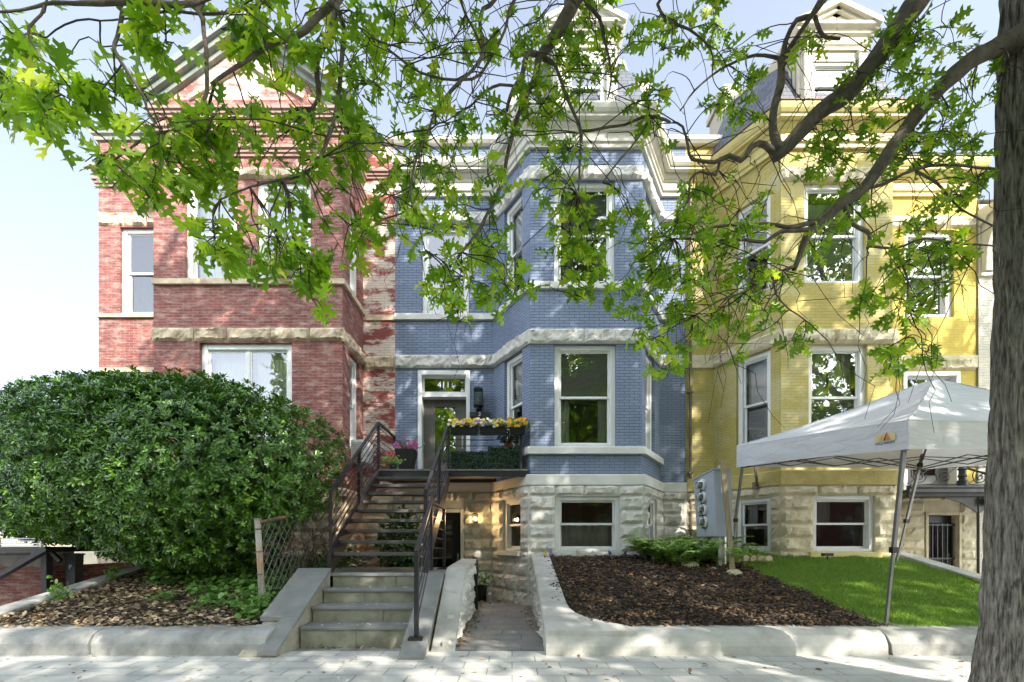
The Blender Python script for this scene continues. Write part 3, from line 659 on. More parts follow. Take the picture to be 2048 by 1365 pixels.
for i, f in enumerate(RF):
    wall_facet(mb, f, -.06, 1.9, [], w=-.03)
    for a, b in zip([-.06,.3,.62,.94,1.26,1.58,1.9], [.3,.62,.94,1.26,1.58,1.9]): rock_row(mb, f, a, b, .03, .05, .025, .4, .8)
obj('foundation', mb, M['stonetan'], red)
shell(red, -8.0, -2.265, rpath[1:5], 8.6, 'inside')
gm = MB(); xc = -4.485; zA, zE = 9.72, 8.60; gm.mesh([(-6.09,BY,8.6),(-2.88,BY,8.6),(xc,BY,zA)], [(0,1,2)])
gm.uv = [[(0,8.6),(3.21,8.6),(1.6,9.72)]]; gm.has = True; obj('gable', gm, M['redwash'], red)
rk = MB()
for s, xe in ((-1,-6.25),(1,-2.72)):
    a = Vector((xe,0,zE-.03)); b = Vector((xc,0,zA+.12)); Lv = (b-a).normalized(); nrm = Vector((-Lv.z,0,Lv.x)); nrm = nrm if nrm.z > 0 else -nrm
    for (yy, lo, hi) in ((BY-.24,-.04,.05),(BY-.17,-.12,-.04),(BY-.08,-.20,-.12)):
        q = [a+nrm*lo, b+nrm*lo, b+nrm*hi, a+nrm*hi]; rk.mesh([(v.x,yy,v.z) for v in q]+[(v.x,WY+3,v.z) for v in q], [(0,1,2,3),(7,6,5,4),(0,4,5,1),(1,5,6,2),(2,6,7,3),(3,7,4,0)])
obj('raking_cornice', rk, M['corngreen'], red)
ra = MB()
for s, xe in ((-1,-5.45),(1,-3.52)):
    a = Vector((xe,BY-.02,8.62)); b = Vector((xc,BY-.02,9.2)); ra.bar(a, b, .05, .07)
obj('gable_moulding', ra, M['stonetan'], red)
def corbel(z): return [(-.02,z),(.03,z),(.03,z+.045),(.055,z+.05),(.055,z+.1),(.085,z+.105),(.085,z+.15),(.05,z+.155),(-.02,z+.16)]
cb = MB()
for z in (7.62, 7.98, 8.28): sweep(cb, rpath[1:5], corbel(z))
sweep(cb, [(-8.0,WY+2),(-8.0,WY),(-6.09,WY)], corbel(7.95)); sweep(cb, [(-8.0,WY+2),(-8.0,WY),(-6.09,WY)], [(o*1.5,z+.16) for o, z in corbel(8.0)]); sweep(cb, [(-2.88,WY),(-2.265,WY)], corbel(8.1))
obj('brick_corbel', cb, M['red'], red)
cg = MB(); sweep(cg, [(-8.0,WY+2),(-8.0,WY),(-6.09,WY)], [(-.3,8.84),(.04,8.84),(.05,8.9),(.09,8.93),(.10,9.0),(.13,9.02),(.13,9.04),(-.3,9.05)]); obj('cornice', cg, M['corngreen'], red); cg = MB(); sweep(cg, [(-2.88,WY),(-2.265,WY)], [(-.3,8.76),(.04,8.76),(.08,8.82),(.08,8.87),(-.3,8.88)])
obj('cornice', cg, M['corngreen'], red)
cr = MB(); sweep(cr, [(-2.88-.28,BY),(-2.88,BY),(-2.88,WY+.2)], [(-.02,8.44),(.06,8.44),(.09,8.5),(.14,8.54),(.16,8.6),(-.02,8.61)]); obj('eave_return', cr, M['corngreen'], red)
for i, u0, u1, z0, z1 in ((2,-.03,3.24,4.49,4.73),(3,0,1.1,4.49,4.73),(0,0,1.91,7.2,7.46),(4,0,.615,4.42,4.68),(2,.3,2.9,7.24,7.44)):
    mb = MB(); rock_row(mb, RF[i], z0, z1, 0, .06, .03, .5, 1.1, u0=u0, u1=u1, res=.035); obj('stone_lintel', mb, M['stonetan'], red)
for pth, pf in (([(-6.09,BY),(-2.88,BY),(-2.88,WY)], [(-.02,5.45),(.05,5.45),(.05,5.54),(-.02,5.545)]), (rpath[:2], [(-.02,5.42),(.05,5.42),(.05,5.49),(-.02,5.495)]), (rpath[:2], [(-.02,4.36),(.05,4.36),(.05,4.45),(-.02,4.455)]),
                (rpath[1:], [(-.02,1.86),(.09,1.86),(.09,1.95),(.04,2.0),(-.02,2.0)]), (rpath[4:], [(-.02,5.37),(.03,5.37),(.03,5.47),(-.02,5.475)])):
    mb = MB(); sweep(mb, pth, pf); obj('sill_course', mb, M['stonetan'], red)
window(red, RF[0], *RH[0][0], fw=.085, pane='glasshi', lowpane='glasshi')
window(red, RF[0], *RH[0][1], fw=.085)
window(red, RF[2], *RH[2][0], fw=.09, curtain=[(0,1,0,1)]); window(red, RF[2], *RH[2][1], fw=.09, curtain=[(0,1,0,1)])
window(red, RF[2], *RH[2][2], fw=.1, hung=False, curtain=[(0,.45,0,1),(.55,1,0,1)])
for q in RH[3]: window(red, RF[3], *q, fw=.07)
bs = MB(); f = RF[2]; lbox(bs, f, 1.70, 2.05, -.05, .02, .98, 1.36); wb = obj('basement_window', bs, M['white'], red)
# ---- cream house at the far end of the row -------------------------
cre = thing('cream_house', 'cream painted brick house with a bracketed cornice beside the deep yellow wall', 'house', (10.6, WY, 0))
cf = Facet((9.0,WY-.03),(12.4,WY-.03)); mb = MB(); wall_facet(mb, cf, 0, 7.6, [(1.2,2.1,5.0,6.6),(1.2,2.1,2.6,4.3)]); obj('wall', mb, M['creambrick'], cre)
mb = MB(); mb.mesh([(9.01,WY-.02,0),(9.01,17,0),(9.01,17,7.7),(9.01,WY-.02,7.7),(12.4,WY-.02,0),(12.4,17,0),(12.4,17,7.7),(12.4,WY-.02,7.7)], [(0,1,2,3),(7,6,5,4),(3,2,6,7),(1,5,6,2)]); obj('party_wall', mb, M['creambrick'], cre)
mb = MB(); sweep(mb, [(9.0,WY-.03),(12.4,WY-.03)], [(-.02,7.18),(.12,7.2),(.16,7.28),(.3,7.32),(.33,7.42),(.36,7.44),(-.02,7.5)]); sweep(mb, [(9.0,WY-.03),(12.4,WY-.03)], [(-.02,6.2),(.05,6.2),(.06,6.26),(-.02,6.28)]); obj('cornice', mb, M['cornwhite'], cre)
for k in range(4):
    x = 9.14 + k*.95; mb = MB(); q = [(0,6.28),(.09,6.28),(.10,6.5),(.13,6.75),(.2,6.95),(.28,7.15),(.28,7.3),(0,7.3)]
    vs = [(x-.09,WY-.03-o,z) for o, z in q]+[(x+.09,WY-.03-o,z) for o, z in q]; n = len(q)
    mb.mesh(vs, [tuple(range(n-1,-1,-1)), tuple(range(n,2*n))]+[(i,(i+1)%n,(i+1)%n+n,i+n) for i in range(n)]); obj('bracket', mb, M['cornwhite'], cre, bevel=.01)
mb = MB(); lbox(mb, cf, .28, .95, -.03, .0, 6.42, 7.0); obj('frieze_panel', mb, M['slate'] if False else M['blind'], cre)
for q in ((1.2,2.1,5.0,6.6),(1.2,2.1,2.6,4.3)): window(cre, cf, *q, fw=.09)
# ================================================================== GROUND
g = MB(); g.box(-400,400,-400,400,-.4,-.12); kind(obj('ground', g, M['asphalt']), 'structure')
g = MB(); g.box(-40,40,-1.2,4.62,-.115,0); kind(obj('sidewalk', g, M['sidewalk']), 'structure')
g = MB(); g.box(-.82,.40,4.624,9.2,-.115,.012); kind(obj('path', g, M['pathslate']), 'structure')
g = MB()
for a, b in ((-40,-5.6),(-5.5,-.83),(6.4,40)): g.box(a, b, 4.624, 9.3, -.115, -.02)
g.box(-40,-8.05,9.3,40,-.115,-.02); g.box(12.5,40,9.3,40,-.115,-.02)
kind(obj('areaway_floor', g, M['concretegrey']), 'structure')
def slope(y): return .215 + (y-4.65)*.195
def bed(name, xy0, xy1, y0, y1, mat, nx=60, ny=50, amp=.02, edge=None):
    mb = MB(); vs = []
    for j in range(ny+1):
        y = y0+(y1-y0)*j/ny
        for i in range(nx+1):
            a, b = xy0(y), xy1(y); x = a+(b-a)*i/nx
            vs.append((x, y, slope(y)+amp*noise.noise(Vector((x*2.2,y*2.2,3)))+amp*.6*noise.noise(Vector((x*7,y*7,9)))))
    mb.mesh(vs, [(j*(nx+1)+i, j*(nx+1)+i+1, (j+1)*(nx+1)+i+1, (j+1)*(nx+1)+i) for j in range(ny) for i in range(nx)])
    return obj(name, mb, mat, smooth=True)
kind(bed('planting_soil', lambda y: -5.5, lambda y: -2.3 if y > 5.6 else -2.62, 4.55, 7.86, M['soil']), 'structure')
bound = lambda y: 3.77 - (y-4.7)*.09 + .05*noise.noise(Vector((y*3.5,1,2))) + .03*noise.noise(Vector((y*11,4,2)))
kind(bed('mulch_soil', lambda y: .44, bound, 4.55, 7.95, M['soil']), 'structure')
kind(bed('lawn_base', bound, lambda y: 6.45, 4.55, 8.95, M['turf'], amp=.012), 'structure')
kind(bed('side_soil', lambda y: 2.4, lambda y: bound(y)+.02, 7.9, 8.98, M['soil']), 'structure')
# chips, litter, turf
def on_bed(n, x0, x1, y0, y1, lift=.01):
    y = RNG.uniform(y0, y1, n); x = np.array([RNG.uniform(x0(v) if callable(x0) else x0, x1(v) if callable(x1) else x1) for v in y])
    z = np.array([slope(v)+.02*noise.noise(Vector((a*2.2,v*2.2,3)))+.012*noise.noise(Vector((a*7,v*7,9))) for a, v in zip(x, y)]) + lift
    return np.stack([x, y, z], 1)
def edge_x(y):                     # ragged edge where the mulch spills on the white cap
    t = (y-4.62)/3.2; return .52 + .42*math.exp(-((y-4.6)/.33)**2) + .05*math.sin(y*9) + .04*noise.noise(Vector((y*5,0,0)))
P = on_bed(15000, lambda y: edge_x(y), bound, 4.66, 7.86, .012); P[:,2] += RNG.uniform(0,.03,len(P))
s = RNG.uniform(.015,.055,len(P)); U = rdir(len(P)); U[:,2] = abs(U[:,2])+.9
kind(scatter('bark_mulch', P, rdir(len(P),.3), U, s, CHIP_V, CHIP_F, M['mulch']), 'stuff')
P = on_bed(9500, -5.45, lambda y: -2.66 if y < 5.6 else -2.4, 4.68, 7.8, .008); P[:,2] += RNG.uniform(0,.025,len(P))
dk = RNG.uniform(.03,.075,len(P)); U = rdir(len(P)); U[:,2] = abs(U[:,2])+1.1
kind(scatter('leaf_litter', P, rdir(len(P),.25), U, dk, OVAL_V, OVAL_F, M['litter']), 'stuff')
P = on_bed(3800, -5.45, -2.7, 4.75, 7.8, .014); s = RNG.uniform(.02,.05,len(P)); kind(scatter('loose_bark', P, rdir(len(P),.3), np.tile([0,0,1.],(len(P),1))+rdir(len(P))*.5, s, CHIP_V, CHIP_F, M['mulch']), 'stuff')
n = 90000; P = on_bed(n, bound, 6.42, 4.66, 8.9, -.004); D = rdir(n)*.45; D[:,2] = 1
kind(scatter('grass', P, D, rdir(n), RNG.uniform(.02,.04,n), [(0,-.09,0),(0,.09,0),(1,.02,.1),(1,-.02,.1)], [(0,1,2,3)], M['grass']), 'stuff')
# ================================================================== CURBS AND WALLS
def curb(name, label, x0, x1, mat, round_end=False, z=.235, taper=0):
    mb = MB(); pr = [(4.90,.0),(4.90,z-.02),(4.78,z),(4.62,z-.004),(4.54,z-.018),(4.48,z-.05),(4.445,z-.10),(4.43,.11),(4.425,-.02)]
    n = max(2, int((x1-x0)/.12)); vs = []
    for i in range(n+1):
        x = x0+(x1-x0)*i/n
        for y, zz in pr: vs.append((x + (.12*(z-zz) if i == 0 else 0), y+.006*noise.noise(Vector((x*2,zz*5,1))), zz+.005*noise.noise(Vector((x*1.7,y*3,5)))))
    k = len(pr); mb.mesh(vs, [(i*k+j, i*k+j+1, (i+1)*k+j+1, (i+1)*k+j) for i in range(n) for j in range(k-1)]+[tuple(range(k-1,-1,-1)), tuple(n*k+j for j in range(k))])
    return tag(obj(name, mb, mat, smooth=False), label, 'curb')
curb('stone_curb', 'grey rounded stone curb joining the dark slab beside the stone steps', -4.03, -2.36, M['concretegrey'])
curb('stone_curb', 'grey curb stone in front of the leaf litter, away from the steps', -5.62, -4.045, M['concretegrey'])
curb('stone_curb', 'weathered grey curb stone in front of the bright lawn', 3.60, 5.6, M['concretegrey'])
curb('stone_curb', 'grey curb stone hidden behind the oak trunk', 5.615, 9, M['concretegrey'])
curb('stone_curb', 'grey curb stone before the brick areaway, below the dark steel landing', -9.5, -5.64, M['concretegrey'])
w = thing('garden_wall', 'white concrete capped retaining wall around the bark mulch bed', 'garden wall', (.38,6.2,0))
mb = MB(); f = Facet((.33,4.66),(.33,7.9)); rwf = Facet((.34,7.88),(.34,4.62))
for k in range(5):                                          # rubble face towards the path
    for j in range(7):
        yy0, yy1 = 4.62+.465*j, 4.62+.465*(j+1); zt = slope((yy0+yy1)/2)-.02; a, b = zt*k/5, zt*(k+1)/5
        if zt > .12: rock(mb, rwf, 7.88-yy1, 7.88-yy0, a, b, -.02, .035, .025, gap=.004, res=.05)
mb.mesh([(.36,4.62,0),(.36,7.88,0),(.36,7.88,slope(7.88)),(.36,4.62,slope(4.62)),(.52,4.62,0),(.52,7.88,0),(.52,7.88,slope(7.88)),(.52,4.62,slope(4.62))], [(0,1,2,3),(7,6,5,4),(0,3,7,4),(1,5,6,2)])
obj('rubble_face', mb, M['stone'], w)
mb = MB()                                                   # white cap: straight run up the slope and front curb in one casting
vs = []; ny = 26
for j in range(ny+1):
    y = 4.47+(7.88-4.47)*j/ny; zt = slope(max(y,4.68))+.045 if y > 4.6 else .225
    e = .62 + .55*math.exp(-((y-4.47)/.35)**2)
    for x, dz in ((.322,-.09),(.325,-.012),(.34,0),(.45,.004),(e,0),(e,-.12)): vs.append((x, y, zt+dz))
mb.mesh(vs, [(j*6+i, j*6+i+1, (j+1)*6+i+1, (j+1)*6+i) for j in range(ny) for i in range(5)]+[tuple(range(5,-1,-1)), tuple(ny*6+i for i in range(6))])
obj('cap', mb, M['concrete'], w, smooth=False)
pr = [(4.86,.0),(4.86,.225),(4.74,.238),(4.60,.236),(4.53,.222),(4.475,.185),(4.445,.13),(4.43,.09),(4.425,-.02)]; mb = MB(); vs = []
for i in range(41):
    x = .325+(3.585-.325)*i/40
    for y, zz in pr: vs.append((x, y+.004*noise.noise(Vector((x,zz*4,2))), zz+.003*noise.noise(Vector((x*1.3,y,4)))))
mb.mesh(vs, [(i*9+j, i*9+j+1, (i+1)*9+j+1, (i+1)*9+j) for i in range(40) for j in range(8)]+[tuple(range(8,-1,-1)), tuple(40*9+j for j in range(9))])
obj('front_curb', mb, M['concrete'], w, smooth=False)
w = thing('stepped_wall', 'low sloping rubble wall with a pale concrete cap between stone steps and path', 'garden wall', (-.7,6,0))
mb = MB(); prof = [(4.60,.03),(5.2,.20),(5.72,.70),(7.3,.78),(7.3,-.05),(4.6,-.05)]
vs = [(-.78,y,z) for y, z in prof]+[(-.62,y,z) for y, z in prof]; mb.mesh(vs, [tuple(range(6)), tuple(range(11,5,-1))])
fw = Facet((-.62,4.6),(-.62,7.3)); top = lambda y: np.interp(y, [4.6,5.72,7.3],[.0,.68,.76])
for j in range(8):
    ya, yb = 4.6+.3375*j, 4.6+.3375*(j+1); zt = float(top((ya+yb)/2)); nr = max(1, round(zt/.17))
    for k in range(nr): rock(mb, fw, ya-4.6, yb-4.6, zt*k/nr, zt*(k+1)/nr, -.01, .05, .035, gap=.004, res=.045)
mb.box(-.79,-.60,7.2,7.3,0,.76); obj('rubble_face', mb, M['stone'], w)
mb = MB(); cp = [(4.56,-.01),(4.62,.045),(5.62,.735),(5.74,.775),(7.34,.82)]
vs = []
for y, z in cp: vs += [(-.80,y,z-.07),(-.80,y,z),(-.565,y,z),(-.565,y,z-.07)]
mb.mesh(vs, [(j*4+i, (j+1)*4+i, (j+1)*4+(i+1)%4, j*4+(i+1)%4) for j in range(4) for i in range(4)]+[(0,1,2,3),(19,18,17,16)]); obj('cap', mb, M['concrete'], w, bevel=.008)
w = thing('coping_wall', 'sloping bluestone coping along the edge of the litter covered yard', 'garden wall', (-5.56,6.2,0))
mb = MB(); ys = [4.5,5.35,6.2,7.05,7.9]
for a, b in zip(ys, ys[1:]):
    b -= .008; mb.mesh([(x,y,slope(y)+dz) for y in (a,b) for x, dz in ((-5.68,-.03),(-5.68,.06),(-5.42,.06),(-5.42,-.03))], [(0,1,2,3),(7,6,5,4),(0,4,5,1),(1,5,6,2),(2,6,7,3),(3,7,4,0)])
obj('cap', mb, M['concretegrey'], w, bevel=.01)
mb = MB(); mb.mesh([(x,y,z) for x in (-5.64,-5.46) for y, z in ((4.5,-.05),(7.9,-.05),(7.9,slope(7.9)-.03),(4.5,slope(4.5)-.03))], [(0,1,2,3),(7,6,5,4),(0,3,7,4),(1,5,6,2),(0,4,5,1)]); obj('rubble_face', mb, M['stonetan'], w)
w = thing('coping_wall', 'pale sloping concrete coping between the lawn and the dark areaway', 'garden wall', (6.45,6.4,0))
mb = MB(); xs = lambda y: 6.28+(y-5)*.115
for a, b in ((4.9,6.0),(6.0,7.1),(7.1,8.0)):
    b -= .008; mb.mesh([(xs(y)+dx,y,slope(y)+dz) for y in (a,b) for dx, dz in ((-.1,-.04),(-.1,.05),(.14,.05),(.14,-.04))], [(0,1,2,3),(7,6,5,4),(0,4,5,1),(1,5,6,2),(2,6,7,3),(3,7,4,0)])
obj('cap', mb, M['concrete'], w, bevel=.01)
mb = MB(); mb.mesh([(xs(y)+dx,y,z) for dx in (-.04,.1) for y, z in ((4.9,-.05),(8.0,-.05),(8.0,slope(8)-.03),(4.9,slope(4.9)-.03))], [(0,1,2,3),(7,6,5,4),(0,3,7,4),(1,5,6,2),(0,4,5,1)]); obj('rubble_face', mb, M['stonecream'], w)
# ================================================================== STONE STEPS
st = thing('stone_steps', 'four bluestone steps with dark sloping slab cheeks up to the steel staircase', 'steps', (-1.6,5.1,0))
SY, SZ = [4.83,5.12,5.43,5.70,6.9], [0,.205,.375,.537,.70]
for k in range(4):
    mb = MB(); ya, yb = SY[k], SY[k+1] if k < 3 else 7.0; z = SZ[k+1]
    xs_ = [-2.2,-1.62 + .2*(k%2)-.1*(k==2),-1.04]
    for a, b in zip(xs_, xs_[1:]): mb.box(a+.002, b-.002, ya, ya+.25, SZ[k]-.15, z-.036)
    obj('riser', mb, M['riser'], st, bevel=.004)
    mb = MB(); mb.box(-2.2 if k < 3 else -2.6, -1.04 if k < 3 else -.8, ya-.022, yb+.02, z-.035, z); obj('step_tread', mb, M['bluestone'] if k < 3 else M['concretegrey'], st, bevel=.006)
for x0, x1, cuts in ((-2.6,-2.2,(4.34,4.80,5.2,5.66)),(-1.05,-.81,(4.27,4.95,5.56))):
    cz = lambda y: .025+(y-4.30)*.535+.02
    mb = MB(); y0, y1 = cuts[0], cuts[-1]
    mb.mesh([(x,y,z) for x in (x0+.03,x1-.012) for y, z in ((y0+.02,-.03),(y1,-.03),(y1,cz(y1)-.05),(y0+.02,cz(y0)-.05))], [(0,1,2,3),(7,6,5,4),(0,3,7,4),(3,2,6,7),(1,5,6,2)])
    obj('cheek_wall', mb, M['riser'], st)
    for a, b in zip(cuts, cuts[1:]):
        xa = x0 + (.22 if x0 < -2 and a < 4.6 else 0); mb = MB(); b -= .006
        mb.mesh([(x,y,cz(y)+dz) for y in (a,b) for x, dz in ((xa,-.05),(xa,0),(x1,0),(x1,-.05))], [(0,1,2,3),(7,6,5,4),(0,4,5,1),(1,5,6,2),(2,6,7,3),(3,7,4,0)])
        obj('cheek_slab', mb, M['bluestone'], st, bevel=.006)
P = np.array([(random.uniform(-2.15,-1.1), *random.choice([(random.uniform(a+.02,b-.02), z+.004) for a, b, z in zip(SY[:3],SY[1:4],SZ[1:4])])) for _ in range(60)]+[(random.uniform(-2.5,-.9), random.uniform(3.6,4.6), .004) for _ in range(50)])
kind(scatter('fallen_petals', P, rdir(len(P),.1), np.tile([0,0,1.],(len(P),1))+rdir(len(P))*.3, RNG.uniform(.02,.045,len(P)), OVAL_V, OVAL_F, M['petal']), 'stuff')
P = np.concatenate([np.stack([RNG.normal(-.56,.05,500), RNG.uniform(4.7,8.6,500), np.full(500,.018)],1), np.stack([RNG.uniform(-.6,.3,260), RNG.normal(8.35,.25,260), np.full(260,.018)],1), np.stack([RNG.normal(.26,.05,160), RNG.uniform(5.6,8.2,160), np.full(160,.018)],1)])
P = np.concatenate([P, np.stack([RNG.uniform(-5,4.5,150), RNG.uniform(3.5,4.42,150)**1.0, np.full(150,.006)],1), np.stack([RNG.uniform(-5.4,-2.7,70), RNG.uniform(4.55,4.75,70), np.full(70,.245)],1), np.stack([RNG.uniform(-2.15,-1.1,40), RNG.uniform(4.74,4.82,40), np.full(40,.006)],1)])
kind(scatter('path_litter', P, rdir(len(P),.2), np.tile([0,0,1.],(len(P),1))+rdir(len(P))*.4, RNG.uniform(.02,.06,len(P)), OVAL_V, OVAL_F, M['litter']), 'stuff')
# ================================================================== STEEL STAIRCASE AND LANDING
ss = thing('steel_staircase', 'dark steel open staircase with grey treads and landing at the front door', 'staircase', (-1.7,6.9,0))
XL, XR = -2.27, -1.08; ty = lambda i: 5.83+.23*i; tz = lambda i: .955+.151*i; DZ = 2.32
for i in range(9):
    mb = MB(); mb.box(XL+.03, XR-.03, ty(i), ty(i)+.24, tz(i)-.045, tz(i)); obj('stair_tread', mb, M['tread'], ss, bevel=.004)
for x in (XL, XR):
    mb = MB(); w_ = .022
    mb.mesh([(x+dx,y,z) for dx in (-w_,w_) for y, z in ((ty(0)-.06,.70),(ty(0)+.02,.70),(BY+.0,DZ-.24),(BY+.0,DZ-.01),(ty(0)-.06,.955+.0))], [(0,1,2,3,4),(9,8,7,6,5)]+[(k,k+5,(k+1)%5+5,(k+1)%5) for k in range(5)])
    obj('stringer', mb, M['steel'], ss)
mb = MB(); mb.box(-2.26,.27,BY-.02,BY+.02,DZ-.13,DZ-.012); mb.box(-2.26,.0,WY-.06,WY-.01,DZ-.13,DZ-.02); mb.box(-2.262,-2.222,BY+.02,WY-.06,DZ-.13,DZ-.02)
obj('landing_beam', mb, M['steel'], ss, bevel=.003)
mb = MB(); x = -2.26
while x < .25: mb.box(x, min(x+.145,.262), BY-.03, (WY-.008) if x < -.4 else WY-.1-max(0,(x+.42))*1.72, DZ-.028, DZ); x += .15
obj('landing_deck', mb, M['decking'], ss)
RH_ = .79
def railing(pts, n, posts, name='railing', r=.042):
    mb = MB()
    for a, b in zip(pts, pts[1:]):
        a, b = Vector(a), Vector(b); mb.bar(a+Vector((0,0,RH_)), b+Vector((0,0,RH_)), .042, .03)
        for k in range(n): dz = RH_*(.10+.80*k/(n-1)); mb.bar(a+Vector((0,0,dz)), b+Vector((0,0,dz)), .011)
    for q in posts: mb.box(q[0]-r/2, q[0]+r/2, q[1]-r/2, q[1]+r/2, q[2], q[3])
    return obj(name, mb, M['steel'], ss)
zs = lambda y: .955+.151/.23*(y-5.83)
a0, b0 = (XL,ty(0),zs(ty(0))-.02), (XL,BY,DZ)
railing([a0,b0,(XL,WY-.03,DZ)], 7, [(XL,ty(0),.70,a0[2]+RH_+.015),(XL,6.9,zs(6.9)-.1,zs(6.9)+RH_),(XL,BY,DZ-.12,DZ+RH_+.015),(XL,WY-.04,DZ+RH_-.06,DZ+RH_+.02)])
railing([(XR,ty(0),a0[2]),(XR,BY,DZ)], 7, [(XR,ty(0),.86,a0[2]+RH_+.015),(XR,6.9,zs(6.9)-.1,zs(6.9)+RH_),(XR,BY,DZ-.12,DZ+RH_+.015)])
railing([(XR,BY,DZ),(.15,BY,DZ)], 7, [(.15,BY,DZ-.1,DZ+RH_+.015)])
mb = MB(); mb.bar((.15,BY,DZ+RH_),(.26,BY+.02,DZ+RH_),.042,.03); mb.box(.235,.262,BY-.02,BY+.06,DZ+RH_-.05,DZ+RH_+.05); obj('wall_bracket', mb, M['steel'], ss)
gr = thing('handrail', 'dark steel guard rail bolted to the slab beside the stone steps', 'handrail', (-.93,4.53,.15)); mb = MB()
ca = Vector((-.93,4.53,.17)); cb_ = Vector((-.985,5.64,.765)); cc = Vector((-.97,6.62,.74))
mb.box(-.951,-.909,4.509,4.551,.15,.985); mb.box(-.99,-.95,6.60,6.64,.70,1.575); mb.box(-1.0,-.96,5.62,5.66,.74,1.56)
mb.bar(ca+Vector((0,-.02,.815)), cb_+Vector((0,0,.80)), .042, .03); mb.bar(cb_+Vector((0,0,.80)), cc+Vector((0,0,.825)), .042, .03)
for k in range(6):
    t = .12+.13*k; mb.bar(ca+Vector((0,0,t)), cb_+Vector((0,0,t)), .011); mb.bar(cb_+Vector((0,0,t)), cc+Vector((0,0,t)), .011)
obj('rail', mb, M['steel'], gr)
mb = MB(); mb.box(-1.0,-.86,4.46,4.60,.135,.165); mb.box(-1.05,-.90,6.54,6.70,.70,.715)
for dx in (-.05,.05):
    for dy in (-.05,.05): mb.lathe((-.93+dx,4.53+dy,.165), [(.011,0),(.011,.014)], 6)
obj('base_plate', mb, M['steel'], gr)
# ================================================================== THINGS ON THE LANDING AND FACADE
def flowers(parent, spots, mats, name='flower', size=.03, per=5):
    for p, key in spots:                            # every blossom is a part of its own
        ax = Vector((random.uniform(-.5,.5), -1, random.uniform(-.1,.9))).normalized(); e1 = ax.orthogonal().normalized(); e2 = ax.cross(e1); D = []
        for j in range(per): a = 2*PI*j/per; D.append(e1*math.cos(a)+e2*math.sin(a)+ax*.25)
        scatter(name, np.array([p]*per), np.array(D), np.array([ax]*per), np.full(per, size), [(0,0,0),(.5,.45,.05),(1,.3,0),(1.05,0,-.06),(1,-.3,0),(.5,-.45,.05)], [(0,5,4,3,2,1)], M['f_'+key], parent)
def leaves(parent, c, r, n, mat, size=.05, name='foliage', tv=OVAL_V, tf=OVAL_F, up=.5):
    P = np.array(c)+RNG.normal(size=(n,3))*np.array(r)*.5; D = rdir(n); D[:,2] += up
    return scatter(name, P, D, rdir(n)+np.array([0,-.5,.8]), RNG.uniform(.6,1.2,n)*size, tv, tf, M[mat], parent)
for k, (x0, x1, lab, mix) in enumerate(((-1.03,-.56,'black window box of yellow and lavender pansies hung nearest the stair rail',('yellow','yellow','yellow','lav','cream')),(-.545,-.09,'middle black window box of cream and purple pansies on the railing',('cream','yellow','yellow','lav','whitef')),(-.045,.13+.10,'black window box of bright yellow pansies at the bay end of the railing',('yellow','yellow','yellow','orange')))):
    t = thing('flower_box', lab, 'flower box', ((x0+x1)/2,BY-.12,2.98), 'pansy boxes on the landing rail')
    mb = MB(); y0, y1, z0, z1 = BY-.20, BY-.03, 2.885, 3.01
    mb.mesh([(x0+.02,y0+.02,z0),(x1-.02,y0+.02,z0),(x1-.02,y1-.01,z0),(x0+.02,y1-.01,z0),(x0,y0,z1),(x1,y0,z1),(x1,y1,z1),(x0,y1,z1)], [(0,3,2,1),(0,1,5,4),(1,2,6,5),(2,3,7,6),(3,0,4,7)])
    mb.mesh([(x0+.01,y0+.01,z1-.02),(x1-.01,y0+.01,z1-.02),(x1-.01,y1-.01,z1-.02),(x0+.01,y1-.01,z1-.02)], [(0,1,2,3)]); mb.box(x0-.004,x1+.004,y0-.006,y0+.008,z1-.014,z1+.004)
    obj('box', mb, M['black'], t)
    leaves(t, ((x0+x1)/2, BY-.115, 3.035), ((x1-x0)*.62,.12,.06), 220, 'ivy', .05)
    ks = list(mix); sp = [(Vector((random.uniform(x0-.02,x1+.02), BY-random.uniform(.06,.24), random.uniform(3.0,3.125))), random.choice(ks)) for _ in range(80)]
    flowers(t, sp, dict.fromkeys(ks), size=.03)
def pot(parent, c, r0, r1, h, mat='pot', square=False):
    mb = MB(); mb.lathe(c, [(r0,0),(r1,h),(r1,h+.012),(r1-.02,h+.012),(r1-.03,h-.03)], 4 if square else 22); return obj('pot', mb, M[mat], parent)
t = thing('tall_planter', 'tall tapered charcoal planter of pink petunias beside the front door', 'planter', (-1.96,8.45,DZ))
mb = MB(); c = Vector((-1.93,8.5,DZ)); q = [(.10,0),(.175,.42),(.175,.44),(.15,.44),(.14,.41)]
vs = [(c.x+sx*r,c.y+sy*r,c.z+z) for r, z in q for sx, sy in ((-1,-1),(1,-1),(1,1),(-1,1))]
mb.mesh(vs, [(i*4+j,i*4+(j+1)%4,(i+1)*4+(j+1)%4,(i+1)*4+j) for i in range(4) for j in range(4)]+[(16,17,18,19),(3,2,1,0)]); obj('pot', mb, M['pot'], t, bevel=.004)
leaves(t, (c.x,c.y-.03,DZ+.49), (.22,.2,.09), 200, 'ivy', .055)
flowers(t, [(c+Vector((random.uniform(-.2,.24), random.uniform(-.22,.1), random.uniform(.44,.6))), random.choice(('pink','magenta','purple'))) for _ in range(60)], ('pink','magenta','purple'), size=.026)
t = thing('potted_plant', 'small pot of red flowers with yellow green leaves on the landing edge', 'potted plant', (-2.08,8.05,DZ)); c = Vector((-2.06,8.05,DZ))
pot(t, c, .05, .07, .10); leaves(t, (c.x,c.y,DZ+.16), (.15,.12,.09), 130, 'fern', .06); flowers(t, [(c+Vector((random.uniform(-.07,.03), random.uniform(-.1,.02), random.uniform(.2,.32))), 'redf') for _ in range(11)], ('redf',), size=.028)
